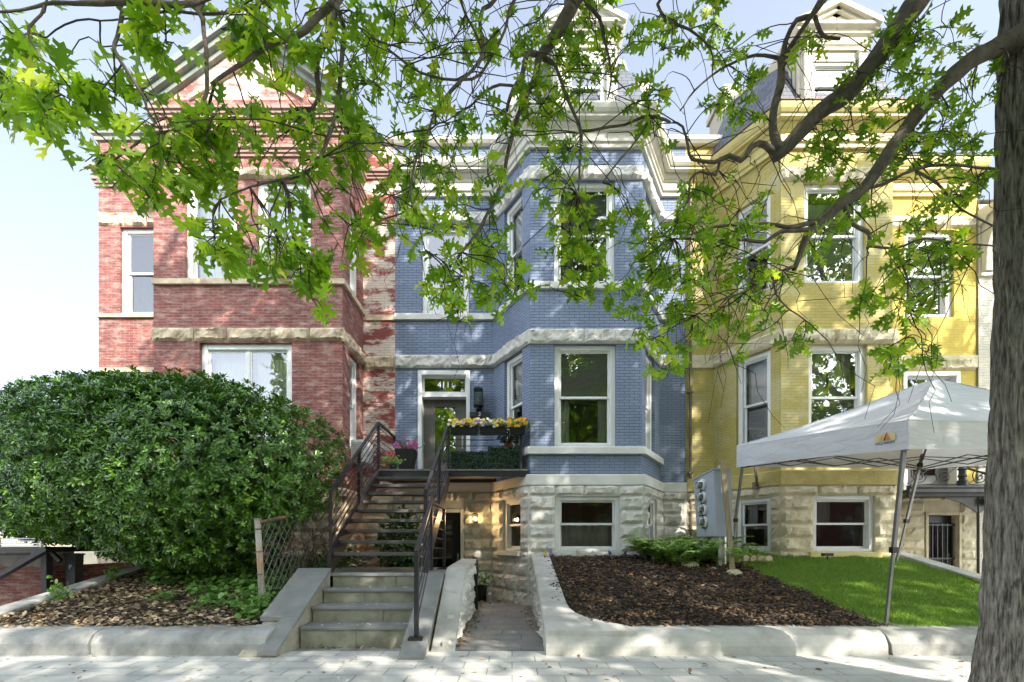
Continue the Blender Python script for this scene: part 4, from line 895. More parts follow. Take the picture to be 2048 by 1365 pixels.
for k, (x0, x1, lab) in enumerate(((-1.04,-.42,'dark green artificial boxwood panel tied low behind the rail, at the stair end'),(-.41,.16,'dark green artificial boxwood panel tied low behind the rail, under the topiary'))):
    t = thing('hedge_panel', lab, 'hedge panel', ((x0+x1)/2,BY+.08,DZ), 'artificial hedge panels along the landing'); zt = .30 if k == 0 else .38
    mb = MB(); mb.box(x0,x1,BY+.06,BY+.09,DZ+.01,DZ+zt); obj('backing', mb, M['black'], t)
    n = 1500; P = np.stack([RNG.uniform(x0,x1,n), RNG.uniform(BY+.03,BY+.065,n), RNG.uniform(DZ+.02,DZ+zt+.02,n)],1); D = rdir(n); D[:,1] -= .4; U = rdir(n); U[:,1] -= 1
    scatter('foliage', P, D, U, RNG.uniform(.018,.034,n), OVAL_V, OVAL_F, M['fauxleaf'], t)
t = thing('topiary', 'dark round boxwood topiary in a red pot behind the landing rail', 'potted plant', (-.05,BY+.22,DZ+.3)); c = Vector((-.06,BY+.24,DZ+.34))
mb = MB(); mb.lathe((c.x,c.y,DZ), [(.09,0),(.05,.02),(.05,.3),(.1,.34)], 14); obj('stand', mb, M['black'], t); pot(t, c, .055, .085, .13, 'terracotta')
n = 900; v = rdir(n); P = np.array([c.x,c.y,c.z+.33])+v*RNG.uniform(.1,.2,n)[:,None]*np.array([1,1,1.05]); scatter('foliage', P, v+rdir(n)*.7, v, RNG.uniform(.03,.05,n), OVAL_V, OVAL_F, M['darkleaf'], t)
mb = MB(); mb.tube([(c.x,c.y,c.z+.1),(c.x,c.y,c.z+.35)], .012, 8); obj('stem', mb, M['twig'], t)
def lantern(label, c, w, h, lit, big):
    t = thing('wall_lantern', label, 'wall lamp', c); x, y, z = c; d = w*.5; mb = MB()
    mb.box(x-w*.36,x+w*.36,y+.10,y+.125,z-h*.5,z-h*.1) if big else mb.box(x-w*.4,x+w*.4,y+.05,y+.065,z-h*.4,z+h*.4)
    for sx in (-1,1):
        for sy in (-1,1): mb.box(x+sx*d-.006,x+sx*d+.006,y-.03+sy*d*.9-.006,y-.03+sy*d*.9+.006,z-h*.26,z+h*.36)
    mb.box(x-d-.012,x+d+.012,y-.03-d-.01,y-.03+d+.01,z+h*.36,z+h*.40); mb.box(x-d*.9,x+d*.9,y-.03-d*.8,y-.03+d*.8,z+h*.40,z+h*.46)
    mb.box(x-d-.012,x+d+.012,y-.03-d-.01,y-.03+d+.01,z-h*.30,z-h*.26)
    if big: mb.lathe((x,y-.03,z+h*.46), [(.02,0),(.008,.02),(.01,.035),(.002,.045)], 10); mb.box(x-.03,x+.03,y-.04,y+.11,z-h*.42,z-h*.36); mb.lathe((x,y-.03,z-h*.48), [(.012,0),(.03,.03),(.04,h*.18)], 12)
    else: mb.box(x-.02,x+.02,y-.02,y+.06,z+h*.46,z+h*.5); mb.box(x-.012,x+.012,y+.03,y+.06,z-.02,z+h*.48)
    obj('lantern_frame', mb, M['black'], t)
    g = MB(); e = d-.005; yy = y-.03; z0, z1 = z-h*.26, z+h*.36
    for q in (((x-e,yy-e),(x+e,yy-e)),((x+e,yy-e),(x+e,yy+e)),((x+e,yy+e),(x-e,yy+e)),((x-e,yy+e),(x-e,yy-e))): g.mesh([(q[0][0],q[0][1],z0),(q[1][0],q[1][1],z0),(q[1][0],q[1][1],z1),(q[0][0],q[0][1],z1)], [(0,1,2,3)])
    obj('lamp_glass', g, M['lampglass'], t)
    b = MB(); r = w*.17; b.lathe((x,yy,z-h*.12), [(.004,0),(r*.7,r*.3),(r,r),(r*.8,r*1.7),(r*.35,r*2.2),(r*.3,r*3)], 14); obj('bulb', b, emit('lit bulb', (1,.62,.25), 22) if lit else M['numwhite'], t, smooth=True)
    return t
lantern('large black wall lantern with clear glass on the blue wall by the front door', (-.64,WY-.13,3.80), .15, .46, False, True)
lantern('small lit bronze lantern glowing on the basement stone wall', (-.70,WY-.14,1.53), .10, .21, True, False)
pl = bpy.data.lights.new('lantern_light', 'POINT'); pl.energy = 5; pl.color = (1,.62,.28); pl.shadow_soft_size = .03
plo = bpy.data.objects.new('lantern_light', pl); C.objects.link(plo); plo.location = (-.70,WY-.23,1.53)
t = thing('mailbox', 'black wall mailbox marked 3 on the blue wall below the lantern', 'mailbox', (-.62,WY-.06,3.2)); mb = MB()
mb.box(-.80,-.44,WY-.11,WY-.002,3.30,3.47); mb.mesh([(-.81,WY-.13,3.47),(-.43,WY-.13,3.47),(-.43,WY-.002,3.47),(-.81,WY-.002,3.47),(-.81,WY-.12,3.57),(-.43,WY-.12,3.57),(-.43,WY-.002,3.60),(-.81,WY-.002,3.60)], [(0,3,2,1),(4,5,6,7),(0,1,5,4),(1,2,6,5),(2,3,7,6),(3,0,4,7)])
obj('case', mb, M['black'], t, bevel=.006); text('numeral', '3', .11, (-.62,WY-.128,3.525), (1,0,0), (0,0,1), M['numwhite'], t)
t = thing('air_conditioner', 'white window air conditioner sticking out of the upper red brick bay', 'air conditioner', (-3.85,BY-.1,5.6)); mb = MB(); mb.box(-4.12,-3.66,BY-.22,BY+.15,5.60,5.88); obj('case', mb, M['acwhite'], t, bevel=.012)
mb = MB(); mb.box(-4.08,-3.70,BY-.224,BY-.214,5.63,5.78)
for k in range(6): mb.box(-4.08,-3.70,BY-.23,BY-.222,5.64+k*.023,5.65+k*.023)
obj('grille', mb, M['blind'], t)
t = thing('air_conditioner', 'pale louvred air conditioner on the side of the red bay, above the stair', 'air conditioner', (-2.8,8.5,2.7)); mb = MB(); mb.box(-2.89,-2.62,8.32,8.78,2.52,2.92); obj('case', mb, M['acwhite'], t, bevel=.012)
mb = MB()
for k in range(9): mb.box(-2.86,-2.66,8.312,8.322,2.56+k*.036,2.58+k*.036)
obj('grille', mb, M['blind'], t)
t = thing('satellite_dish', 'grey satellite dish on a bent arm fixed to the yellow bay', 'satellite dish', (4.35,8.2,2.2)); mb = MB(); nrm = Vector((-.45,-.72,.53)).normalized(); cc = at(1512,906,7.75); e1 = nrm.orthogonal().normalized(); e2 = nrm.cross(e1); vs = []
for k in range(7):
    r = .21*k/6
    for j in range(28): a = 2*PI*j/28; vs.append(cc+(e1*math.cos(a)+e2*math.sin(a))*r+nrm*(r*r*.9))
mb.mesh(vs, [(k*28+j,k*28+(j+1)%28,(k+1)*28+(j+1)%28,(k+1)*28+j) for k in range(6) for j in range(28)]); o = obj('dish', mb, M['dish'], t, smooth=True); so = o.modifiers.new('s','SOLIDIFY'); so.thickness = .012
mb = MB(); mb.tube([(4.32,8.22,2.08),(4.20,7.98,2.14),(4.10,7.84,2.36),(4.0,7.76,2.52)], .024, 8); mb.tube([(4.10,7.86,2.36),(4.06,7.74,2.2),(4.0,7.66,2.16)], .011, 6); mb.box(4.26,4.40,8.14,8.26,2.02,2.14); obj('arm', mb, M['copper'], t)
# ================================================================== YARD OBJECTS
t = thing('meter_cabinet', 'leaning grey electric meter cabinet with four round glass meters', 'meter cabinet', (3.1,7.3,.7))
mb = MB(); lean = lambda z: -.055*(z-1.15); A = [(3.085,7.0),(3.345,7.0),(3.345,7.76),(3.085,7.76)]; lo, hi = 1.17, 2.17; vs = []
for z in (lo, hi):
    for x, y in A: vs.append((x+lean(z), y, z-(.0 if z == lo else .06*(y-7.0)/.76)))
mb.mesh(vs, [(3,2,1,0),(4,5,6,7),(0,1,5,4),(1,2,6,5),(2,3,7,6),(3,0,4,7)])
obj('cabinet', mb, M['meterbox'], t, bevel=.006)
mb = MB(); mb.mesh([(x+lean(2.17)+(-.015 if x < 3.2 else .015), y+(-.015 if y < 7.3 else .015), z-.06*(y-7)/.76) for z in (2.172,2.19) for x, y in A], [(3,2,1,0),(4,5,6,7),(0,1,5,4),(1,2,6,5),(2,3,7,6),(3,0,4,7)]); obj('lid', mb, M['meterbox'], t)
for k in range(4):
    z = 1.99-.195*k; x = 3.083+lean(z); y = 7.36; m = MB(); n = 22
    prof = [(.088,0),(.092,-.02),(.092,-.045),(.078,-.05),(.074,-.10),(.05,-.118),(.0,-.12)]; vs = []
    for r, dx in prof:
        for j in range(n): a = 2*PI*j/n; vs.append((x+dx, y+r*math.cos(a), z+r*math.sin(a)))
    m.mesh(vs[:n*4], [(i*n+j,i*n+(j+1)%n,(i+1)*n+(j+1)%n,(i+1)*n+j) for i in range(3) for j in range(n)]); rim = obj('meter', m, M['acwhite'], t, smooth=True)
    m = MB(); m.mesh(vs[n*3:], [(i*n+j,i*n+(j+1)%n,(i+1)*n+(j+1)%n,(i+1)*n+j) for i in range(3) for j in range(n)]); obj('meter_glass', m, M['lampglass'], rim, smooth=True)
    m = MB(); m.box(x-.066,x-.05,y-.05,y+.05,z-.045,z+.05); obj('dial', m, M['silver'], rim); m = MB(); m.box(x-.085,x-.05,y-.022,y+.022,z-.05,z-.03); m.box(x-.06,x-.02,y-.02,y+.02,z-.108,z-.085); obj('seal', m, M['black'], rim)
mb = MB()
for y in (7.3,7.4): x = 3.083+lean(1.62); mb.tube([(x-.012,y,1.68),(x-.03,y,1.67),(x-.03,y,1.585),(x-.012,y,1.575),(x-.02,y-.02,1.575)], .006, 6)
mb.box(3.055,3.07,7.55,7.6,1.5,1.53); obj('latch', mb, M['black'], t)
mb = MB(); mb.box(3.14,3.20,7.08,7.14,.55,1.18); mb.tube([(3.27,7.2,.55),(3.27,7.2,1.18)], .045, 12); mb.box(3.1,3.16,7.55,7.61,.6,1.18); mb.box(3.2,3.24,7.2,7.24,2.17,2.27); obj('post', mb, M['silver'], t)
t = tag(obj('wooden_stake', (lambda m: (m.bar((3.275,6.9,.6),(3.135,6.92,2.30),.075,.03), m)[1])(MB()), M['wood'], bevel=.003), 'thin weathered wooden stake leaning against the grey meter cabinet', 'stake')
def stones(lst, mat, name, lab):
    for (x, y, z, r), l in zip(lst, lab):
        mb = MB(); vs = []; n, m = 12, 8
        for i in range(m+1):
            for j in range(n):
                th, ph = PI*i/m, 2*PI*j/n; v = Vector((math.sin(th)*math.cos(ph),math.sin(th)*math.sin(ph),math.cos(th)*.5)); vs.append(Vector((x,y,z))+v*r*(1+.25*noise.noise(v*1.7+Vector((x*9,y,0)))))
        mb.mesh(vs, [(i*n+j,(i+1)*n+j,(i+1)*n+(j+1)%n,i*n+(j+1)%n) for i in range(m) for j in range(n)]); tag(obj(name, mb, mat, smooth=True), l, 'rock')
stones([(2.75,7.2,.70,.17),(3.22,6.75,.62,.14),(3.0,6.98,.66,.10)], M['stonecream'], 'garden_rock', ['flat cream rock at the edge of the mulch below the ferns','pale rock at the foot of the wooden stake','small rock under the grey meter cabinet'])
t = thing('fern_patch', 'light green ferny plants crowding the foot of the meter cabinet', 'ferns', (2.8,7.5,.75)); P, D, U, S = [], [], [], []; stems = MB()
for _ in range(95):
    b = Vector((random.uniform(2.15,3.45), random.uniform(7.05,7.85), 0)); b.z = slope(b.y); a = random.uniform(0,2*PI); L_ = random.uniform(.4,.85)
    pts = [b+Vector((math.cos(a)*L_*q*.75, math.sin(a)*L_*q*.75-.05*q, L_*(q*1.05-.62*q*q))) for q in np.linspace(0,1,9)]; stems.tube(pts, [.006-.0005*i for i in range(9)], 4)
    for i in range(2,9):
        d = (pts[i]-pts[i-1]).normalized(); sd = d.cross(Vector((0,0,1))).normalized()
        for s_ in (-1,1):
            for q in (0,.5): P.append(pts[i-1].lerp(pts[i],q)); D.append(sd*s_+d*.5+Vector((0,0,random.uniform(-.2,.2)))); U.append((0,-.2,1)); S.append(.15*(1-abs(i-4)/8)*random.uniform(.7,1.1))
scatter('frond', np.array(P), np.array(D), np.array(U), S, OVAL_V, OVAL_F, M['fern'], t); obj('stem', stems, M['ivy'], t)
# seven little flags
for k, (px, col, lab) in enumerate(((1092,'yellow','yellow pennant at the white cap corner'),(1099,'lav','lilac pennant right behind the yellow one'),(1119,'whitef','pale lavender pennant third from the wall cap'),(1152,'cream','tiny cream pennant below the window edge'),(1185,'whitef','white pennant under the middle of the basement window'),(1216,'bluef','dark blue pennant under the basement window'),(1252,'purple','dark purple pennant by the stone corner'))):
    p = at(px,1110,7.72); p.z = slope(7.72); t = thing('garden_flag', 'small '+lab+', stuck in the mulch', 'flag', p, 'small pennants along the back of the mulch'); mb = MB()
    mb.tube([p, p+Vector((.01,0,.15))], .0025, 5); obj('stick', mb, M['wire'], t); mb = MB(); s_ = 1 if k % 2 else -1; q = p+Vector((.008,0,.14))
    mb.mesh([q, q+Vector((0,-.004,-.085)), q+Vector((s_*.06,-.02,-.075)), q+Vector((s_*.03,-.02,-.03))], [(0,1,2,3)]); o = obj('pennant', mb, M['f_'+col], t); o.modifiers.new('s','SOLIDIFY').thickness = .002
t = thing('spotlight', 'small black garden spotlight on the lawn under the yellow bay', 'spotlight', (5.3,7.6,.8)); mb = MB(); c = at(1655,1112,7.55); c.z = slope(7.55)
mb.tube([c, c+Vector((0,0,.09))], .012, 8); mb.box(c.x-.09,c.x+.07,c.y-.05,c.y+.03,c.z+.075,c.z+.125); obj('lamp_head', mb, M['black'], t, bevel=.006); mb = MB(); mb.box(c.x-.095,c.x-.089,c.y-.04,c.y+.02,c.z+.08,c.z+.12); obj('lens', mb, M['glass'], t)
t = thing('scalloped_edging', 'short run of scalloped cream edging blocks by the yellow basement window', 'edging', (3.9,7.5,.8)); mb = MB()
for k in range(5):
    x = 3.66+k*.115; y = 7.5-.05*k/4; z = slope(y); q = [(-.056,0)]+[(-.056+.112*i/10, .075+.03*math.sin(PI*i/10)) for i in range(11)]+[(.056,0)]
    n = len(q); mb.mesh([(x+a,y+dy,z+b) for dy in (0,.05) for a, b in q], [tuple(range(n)), tuple(range(2*n-1,n-1,-1))]+[(i,i+n,(i+1)%n+n,(i+1)%n) for i in range(n)])
obj('edging_block', mb, M['stonetan'], t)
t = thing('seedling', 'small yellow green seedling behind the scalloped edging', 'plant', (4.0,7.55,.85)); leaves(t, (3.92,7.58,slope(7.58)+.10), (.25,.1,.12), 60, 'fern', .05); mb = MB(); mb.tube([(3.95,7.58,slope(7.58)),(3.97,7.57,slope(7.58)+.2)], .004, 5); obj('stem', mb, M['ivy'], t)
# chain link fence and rusty post
t = thing('chain_link_fence', 'rusty chain link fence with a worn post, between bush and steps', 'fence', (-2.82,5.2,.3)); mb = MB()
p0 = Vector((-2.79,5.2,.28)); p1 = at(515,1040,5.2); mb.tube([p0, p0.lerp(p1,.5)+Vector((.004,0,0)), p1], .033, 14); mb.tube([p1, p1+Vector((0,0,.012))], .037, 14); obj('post', mb, M['rustpost'], t, smooth=True)
r0 = p1+Vector((.02,0,-.03)); r1 = at(655,1010,6.75); mid = r0.lerp(r1,.55)+Vector((0,0,-.02)); mb = MB(); mb.tube([r0, mid, r1], .02, 10)
lp = [r1+Vector((-.02,0,0)), r1+Vector((.02,-.01,.03)), r1+Vector((.03,-.02,-.02)), r1+Vector((-.08,-.05,-.22)), r1+Vector((-.14,-.07,-.24)), r1+Vector((-.20,-.08,-.20)), r1+Vector((-.1,-.02,-.02))]
mb.tube(lp, .012, 8); obj('top_rail', mb, M['rust'], t)
mb = MB()
for z in (.42,.66,.9): q = p0.lerp(p1,z); mb.tube([q+Vector((0,0,-.008)), q+Vector((0,0,.008))], .036, 14)
obj('wire_tie', mb, M['rust'], t)
mb = MB(); n = 26; top_ = [r0.lerp(r1,i/n) for i in range(n+1)]; bot = [Vector((a.x,a.y,slope(a.y)-.02)) for a in top_]; rows_ = 13
node = lambda i, j: top_[i].lerp(bot[i], j/rows_)
for i in range(n):
    for j in range(rows_):
        a, b = (node(i,j), node(i+1,j+1)) if (i+j) % 2 == 0 else (node(i,j+1), node(i+1,j)); mb.bar(a, b, .0045)
obj('mesh', mb, M['wire'], t)
# ground plants
def patch(lab, spots, n, mat, size, h):
    P = []
    for (x, y, r) in spots:
        m = int(n*r*r*9); a = RNG.uniform(0,2*PI,m); q = np.sqrt(RNG.uniform(0,1,m))*r; X = x+q*np.cos(a); Y = y+q*np.sin(a); P += [(u,v,slope(v)+RNG.uniform(.02,h)) for u, v in zip(X,Y) if v > 4.7]
    P = np.array(P); U = rdir(len(P))*.6; U[:,2] += 1; U[:,1] -= .4; return P, U
ivy_spots = [(-3.5,6.6,.45),(-4.0,6.7,.5),(-4.5,7.0,.4),(-3.1,6.1,.4),(-3.7,5.9,.35),(-3.0,5.5,.28),(-3.4,5.3,.2),(-4.3,6.3,.3),(-4.7,6.2,.2),(-5.0,6.7,.2),(-2.75,5.0,.16),(-2.95,5.15,.14),(-4.1,5.5,.12),(-5.3,7.2,.2),(-3.2,7.2,.4)]
P, U = patch('', ivy_spots, 260, 'ivy', .06, .13); 
kind(scatter('ground_ivy', P, rdir(len(P),.3), U, RNG.uniform(.035,.085,len(P)), [(0,0,0),(.1,.4,.03),(.55,.5,.02),(1,.0,-.05),(.55,-.5,.02),(.1,-.4,.03)], [(0,3,2,1),(0,5,4,3)], M['ivy']), 'stuff')
def weed(x, y, h, lab, mat='ivy', n=60):
    z = slope(y); t = thing('weed', lab, 'plant', (x,y,z), None); leaves(t, (x,y,z+h*.55), (h*.5,h*.4,h*.5), n, mat, .06); mb = MB()
    for k in range(4): mb.tube([(x,y,z),(x+random.uniform(-.1,.1)*h*2,y+random.uniform(-.1,.1),z+h*.8)], .004, 5)
    obj('stem', mb, M['ivy'], t)
weed(-5.35,5.5,.22,'leafy weed growing over the bluestone coping nearest the sidewalk'); weed(-5.4,6.3,.2,'weed on the coping in front of the far brick wall'); weed(-5.3,6.9,.28,'taller weed on the coping close under the bush'); weed(-2.72,5.05,.22,'green creeper at the foot of the rusty fence post', n=90)
t = thing('dark_shrub', 'dark evergreen shrub growing behind the open stair treads', 'shrub', (-1.75,8.3,0)); n = 1600; v = rdir(n); P = np.array([-1.95,8.25,.95])+v*RNG.uniform(.5,1,n)[:,None]*np.array([.42,.35,.75]); scatter('foliage', P, v+rdir(n), v+np.array([0,-.4,.5]), RNG.uniform(.06,.11,n), OVAL_V, OVAL_F, M['darkleaf'], t)
mb = MB()
for k in range(5): mb.tube([(-1.95,8.3,0),(-1.95+random.uniform(-.3,.3),8.25,1.2)], .012, 6)
obj('stem', mb, M['twig'], t)
t = thing('dark_shrub', 'scrubby dark vine tangled through the chain link fence', 'shrub', (-2.9,6.4,.5)); n = 900; P = np.stack([RNG.uniform(-3.0,-2.45,n), RNG.uniform(5.7,7.4,n), RNG.uniform(0,.42,n)],1); P[:,2] = slope(P[:,1])+P[:,2]*RNG.uniform(.2,1,n); scatter('foliage', P, rdir(n), rdir(n)+np.array([0,-.3,.5]), RNG.uniform(.03,.07,n), OVAL_V, OVAL_F, M['darkleaf'], t)
mb = MB()
for k in range(26):
    a = Vector((random.uniform(-2.95,-2.6), random.uniform(5.5,6.6), 0)); a.z = slope(a.y); mb.tube([a, a+Vector((random.uniform(-.15,.15),.1,random.uniform(.3,.5))), a+Vector((random.uniform(-.3,.3),.2,random.uniform(.4,.8)))], .005, 4)
obj('stem', mb, M['twig'], t)
t = thing('flower_pot', 'black pot of white flowers at the end of the sunken path', 'flower pot', (-.55,8.45,0)); c = Vector((-.56,8.45,.012)); pot(t, c, .085, .11, .27, 'black'); leaves(t, (c.x,c.y,.40), (.2,.18,.12), 170, 'ivy', .06); flowers(t, [(c+Vector((random.uniform(-.13,.15), random.uniform(-.16,.0), random.uniform(.32,.52))), 'whitef') for _ in range(22)], ('whitef',), size=.026)
t = thing('watering_can', 'small galvanised watering can on the path beside the black pot', 'watering can', (-.42,8.4,0)); c = Vector((-.405,8.42,.012)); mb = MB(); mb.lathe(c, [(.065,0),(.066,.13),(.045,.16),(.04,.17)], 18); obj('body', mb, M['silver'], t, smooth=False)
mb = MB(); mb.tube([c+Vector((.05,-.02,.03)), c+Vector((.10,-.05,.12)), c+Vector((.13,-.06,.19))], .01, 8); obj('spout', mb, M['silver'], t); mb = MB(); mb.tube([c+Vector((-.03,0,.16)), c+Vector((-.02,0,.23)), c+Vector((.03,0,.23)), c+Vector((.04,0,.16))], .006, 8); obj('handle', mb, M['silver'], t)
t = tag(obj('drain_pipe', (lambda m: (m.tube([(-.57,7.36,.012),(-.57,7.36,.55)], .03, 12), m.tube([(-.57,7.36,.55),(-.57,7.36,.80)], .036, 12), m.tube([(-.57,7.36,.80),(-.62,7.34,.83)], .036, 12), m)[-1])(MB()), M['black']), 'short black drain pipe at the end of the pale capped wall', 'pipe')
# ================================================================== CANOPY TENT
t = thing('canopy_tent', 'white pop-up canopy tent with slanting steel legs standing on the lawn', 'canopy tent', (5.3,6.2,.5))
TA, TB, TC, TD = Vector((3.92,4.6,2.0)), Vector((3.58,7.4,2.27)), Vector((6.72,7.62,2.27)), Vector((7.1,4.82,2.0)); PK = Vector((5.50,6.05,3.22))
VH = {0: .29, 1: .34, 2: .34, 3: .29}; cs = [TA, TB, TC, TD]; tops = [c+Vector((0,0,VH[i])) for i, c in enumerate(cs)]
mb = MB()
for i in range(4):
    a, b = tops[i], tops[(i+1)%4]; n = 16; idx = {}; vs = []
    for r in range(n+1):
        for q in range(r+1):
            s_ = q/r if r else 0; p = PK.lerp(a.lerp(b,s_), r/n); e = min(s_,1-s_)*2 if r else 0; tt = r/n
            sag = .09*math.sin(PI*tt)*min(1,e*1.5)+.05*math.sin(PI*tt); p = p-Vector((0,0,sag)); p.z += .006*noise.noise(p*5)
            if r == 0: p.z -= .02
            idx[(r,q)] = len(vs); vs.append(p)
    fs = []
    for r in range(n):
        for q in range(r+1):
            fs.append((idx[(r,q)],idx[(r+1,q)],idx[(r+1,q+1)]))
            if q < r: fs.append((idx[(r,q)],idx[(r+1,q+1)],idx[(r,q+1)]))
    mb.mesh(vs, fs)
obj('roof', mb, M['fabric'], t, smooth=True)
val = None
for i in range(4):
    a, b, ta, tb = cs[i], cs[(i+1)%4], tops[i], tops[(i+1)%4]; mb = MB(); n, m = 40, 8; vs = []; out = (b-a).cross(Vector((0,0,1))).normalized()
    for j in range(m+1):
        for k in range(n+1):
            s_, u = k/n, j/m; p = ta.lerp(tb,s_).lerp(a.lerp(b,s_),u); w_ = .022*math.sin(PI*s_)*u*noise.noise(Vector((s_*6+u*3,u*2.2,i*7)))*1.8+.012*math.sin(s_*20+u*6)*u*math.sin(PI*s_); p = p+out*w_; p.z += .02*math.sin(PI*s_)*(u); vs.append(p)
    mb.mesh(vs, [(j*(n+1)+k,j*(n+1)+k+1,(j+1)*(n+1)+k+1,(j+1)*(n+1)+k) for j in range(m) for k in range(n)]); o = obj('valance', mb, M['fabric'], t, smooth=True)
    if i == 0: val = o
legs = [((3.86,4.8),(3.985,4.70)),((3.57,7.6),(3.66,7.33)),((6.2,7.5),(6.62,7.5)),((6.95,5.0),(7.0,4.9))]
for (bx_, by_), (tx_, ty_) in legs:
    z0 = slope(by_); zt = 2.25 if by_ < 6 else 2.5; mb = MB(); b = Vector((bx_,by_,z0-.01)); tp = Vector((tx_,ty_,zt)); mb.bar(b, b.lerp(tp,.55), .026); mb.bar(b.lerp(tp,.38), tp, .036); leg = obj('leg', mb, M['alu'], t, bevel=.003)
    for f_ in (.38,.90):
        mb = MB(); q = b.lerp(tp,f_); mb.bar(q-Vector((0,0,.03)), q+Vector((0,0,.03)), .054); obj('slider', mb, M['black'], leg)
    mb = MB(); mb.box(b.x-.05,b.x+.05,b.y-.05,b.y+.05,z0-.004,z0+.006); obj('foot', mb, M['alu'], leg)
mb = MB(); LT = [Vector((q[1][0],q[1][1],2.22 if q[0][1] < 6 else 2.46)) for q in legs]
for i in range(4):
    a, b = LT[i], LT[(i+1)%4]; lo = Vector((0,0,-.20)); m1 = a.lerp(b,.5)
    for p, q in ((a,m1+lo*.8),(a+lo,m1),(m1,b+lo),(m1+lo*.8,b)): mb.bar(p, q, .022, .014)
for i in range(4): mb.bar(LT[i]+Vector((0,0,-.05)), PK-Vector((0,0,.55)), .024); mb.bar(LT[i].lerp(PK,.45), PK-Vector((0,0,.1)), .02)
for i in range(4):
    a, b = LT[i], LT[(i+1)%4]
    for s0_, s1_ in ((.0,.25),(.25,.5),(.5,.75),(.75,1.)): mb.bar(a.lerp(b,s0_)+Vector((0,0,-.03)), a.lerp(b,s1_)+Vector((0,0,-.17)), .02, .012); mb.bar(a.lerp(b,s0_)+Vector((0,0,-.17)), a.lerp(b,s1_)+Vector((0,0,-.03)), .02, .012)
obj('scissor_truss', mb, M['truss'], t)
mb = MB()
for i in range(4): mb.tube([PK.lerp(tops[i],k/8)+Vector((0,0,-.05*math.sin(PI*k/8)+.004-(.02 if k == 0 else 0))) for k in range(9)], .007, 6)
for i in range(4): mb.tube([tops[i],cs[i]], .007, 6); mb.tube([tops[i].lerp(tops[(i+1)%4],k/10) for k in range(11)], .005, 6)
obj('seam', mb, M['fabric'], t)
# logo on the side valance (near its front corner)
dirv = (TA-TB).normalized(); s0 = TA.lerp(TB,.085); outn = Vector((dirv.y,-dirv.x,0)).normalized()
if outn.x > 0: outn = -outn
ctr = s0+Vector((0,0,.15))+outn*.012; X = Vector((dirv.x,dirv.y,dirv.z)).normalized(); Zv = Vector((0,0,1))
def lpoly(pts, lift, mat, name):
    mb = MB(); mb.face([ctr+X*a*.55+Zv*b*.62+outn*lift for a, b in pts]); return obj(name, mb, mat, val)
def flat(name, c): return mk(name, c, .7, tuple(x*.95 for x in c), 3)
lpoly([(-.21,-.06),(.21,-.06),(.21,.055),(-.21,.055)], .0, flat('pale gold print',(.68,.56,.25)), 'logo')
lpoly([(.0,-.058),(.13,-.058),(.04,.085)], .004, flat('orange print',(.62,.24,.05)), 'logo'); lpoly([(-.03,-.058),(.012,-.058),(.04,.085)], .006, flat('dark print',(.10,.06,.05)), 'logo')
for a in (-.07,-.11): lpoly([(a,-.058),(a+.018,-.058),(a+.03,.02+.4*(a+.11)),(a+.022,.02+.4*(a+.11))], .004, M['f_orange'], 'logo')
text('logo_text', 'ABCCANOPY', .038, ctr-Zv*.062+outn*.004, X, Zv, flat('navy print',(.06,.06,.10)), val, .001)
# ================================================================== IRON BALCONY (yellow house stoop)
t = thing('iron_stoop', 'black cast iron stoop with scrolled railing at the deep yellow wall', 'stoop', (7.8,8.4,0)); mb = MB(); z0 = 1.86
sweep(mb, [(6.75,BY+.02),(9.6,BY+.02)], [(-.04,z0),(.0,z0),(.01,z0+.05),(.03,z0+.07),(.03,z0+.13),(.05,z0+.15),(.05,z0+.18),(-.04,z0+.185)]); mb.box(6.75,9.6,BY+.06,WY-.01,z0+.06,z0+.12); obj('deck', mb, M['iron'], t)
mb = MB()
def scroll(c, r, turns, s_, ph=0):
    pts = [c+Vector((math.cos(ph+s_*a)*r*(1-a/(turns*2*PI))**.8, 0, math.sin(ph+s_*a)*r*(1-a/(turns*2*PI))**.8)) for a in np.linspace(0,turns*2*PI*.93,40)]; mb.tube(pts, .009, 6)
zd = z0+.185; ry = BY+.03
for z in (zd+.02, zd+.32, zd+.82): mb.tube([(6.8,ry,z),(7.6,ry,z)], .014, 8); mb.tube([(7.75,ry,z),(9.6,ry,z)], .014, 8)
for tier in (0,):
    for x, s_ in ((6.94,-1),(7.36,1),(7.98,1),(8.45,-1),(8.9,1),(9.3,-1)): scroll(Vector((x,ry,zd+.16)), .135, 2.2, s_, PI*.5); mb.tube([(x-.2,ry,zd+.03),(x+.2,ry,zd+.3)], .008, 6)
for x in np.arange(6.85,9.6,.15):
    if not 7.55 < x < 7.8: mb.tube([(x,ry,zd+.32),(x,ry,zd+.82)], .008, 6)
obj('railing', mb, M['iron'], t)
mb = MB(); mb.lathe((7.68,ry,zd), [(.075,0),(.075,.08),(.05,.10),(.05,.14),(.065,.16),(.05,.2),(.05,.26),(.07,.28),(.05,.31),(.05,.8),(.07,.84),(.04,.9),(.01,.95)], 16); obj('newel_post', mb, M['iron'], t)
mb = MB(); mb.tube([(7.75,ry,zd+.30),(8.4,ry-.5,zd-.1),(9.2,ry-1.1,zd-.6)], .02, 8); obj('handrail', mb, M['iron'], t)
mb = MB(); mb.tube([(8.0,BY+.08,-.05),(8.0,BY+.08,z0)], .022, 10); obj('column', mb, M['iron'], t)
mb = MB()
for x, sx in ((8.0,-1),(8.0,1)):
    q = [(0,0),(sx*.62,0),(sx*.3,-.10),(sx*.1,-.22),(0,-.30)]; mb.mesh([(x+a,BY+.07+dy,z0+b) for dy in (0,.02) for a, b in q], [(0,1,2,3,4),(9,8,7,6,5)]+[(i,i+5,(i+1)%5+5,(i+1)%5) for i in range(5)])
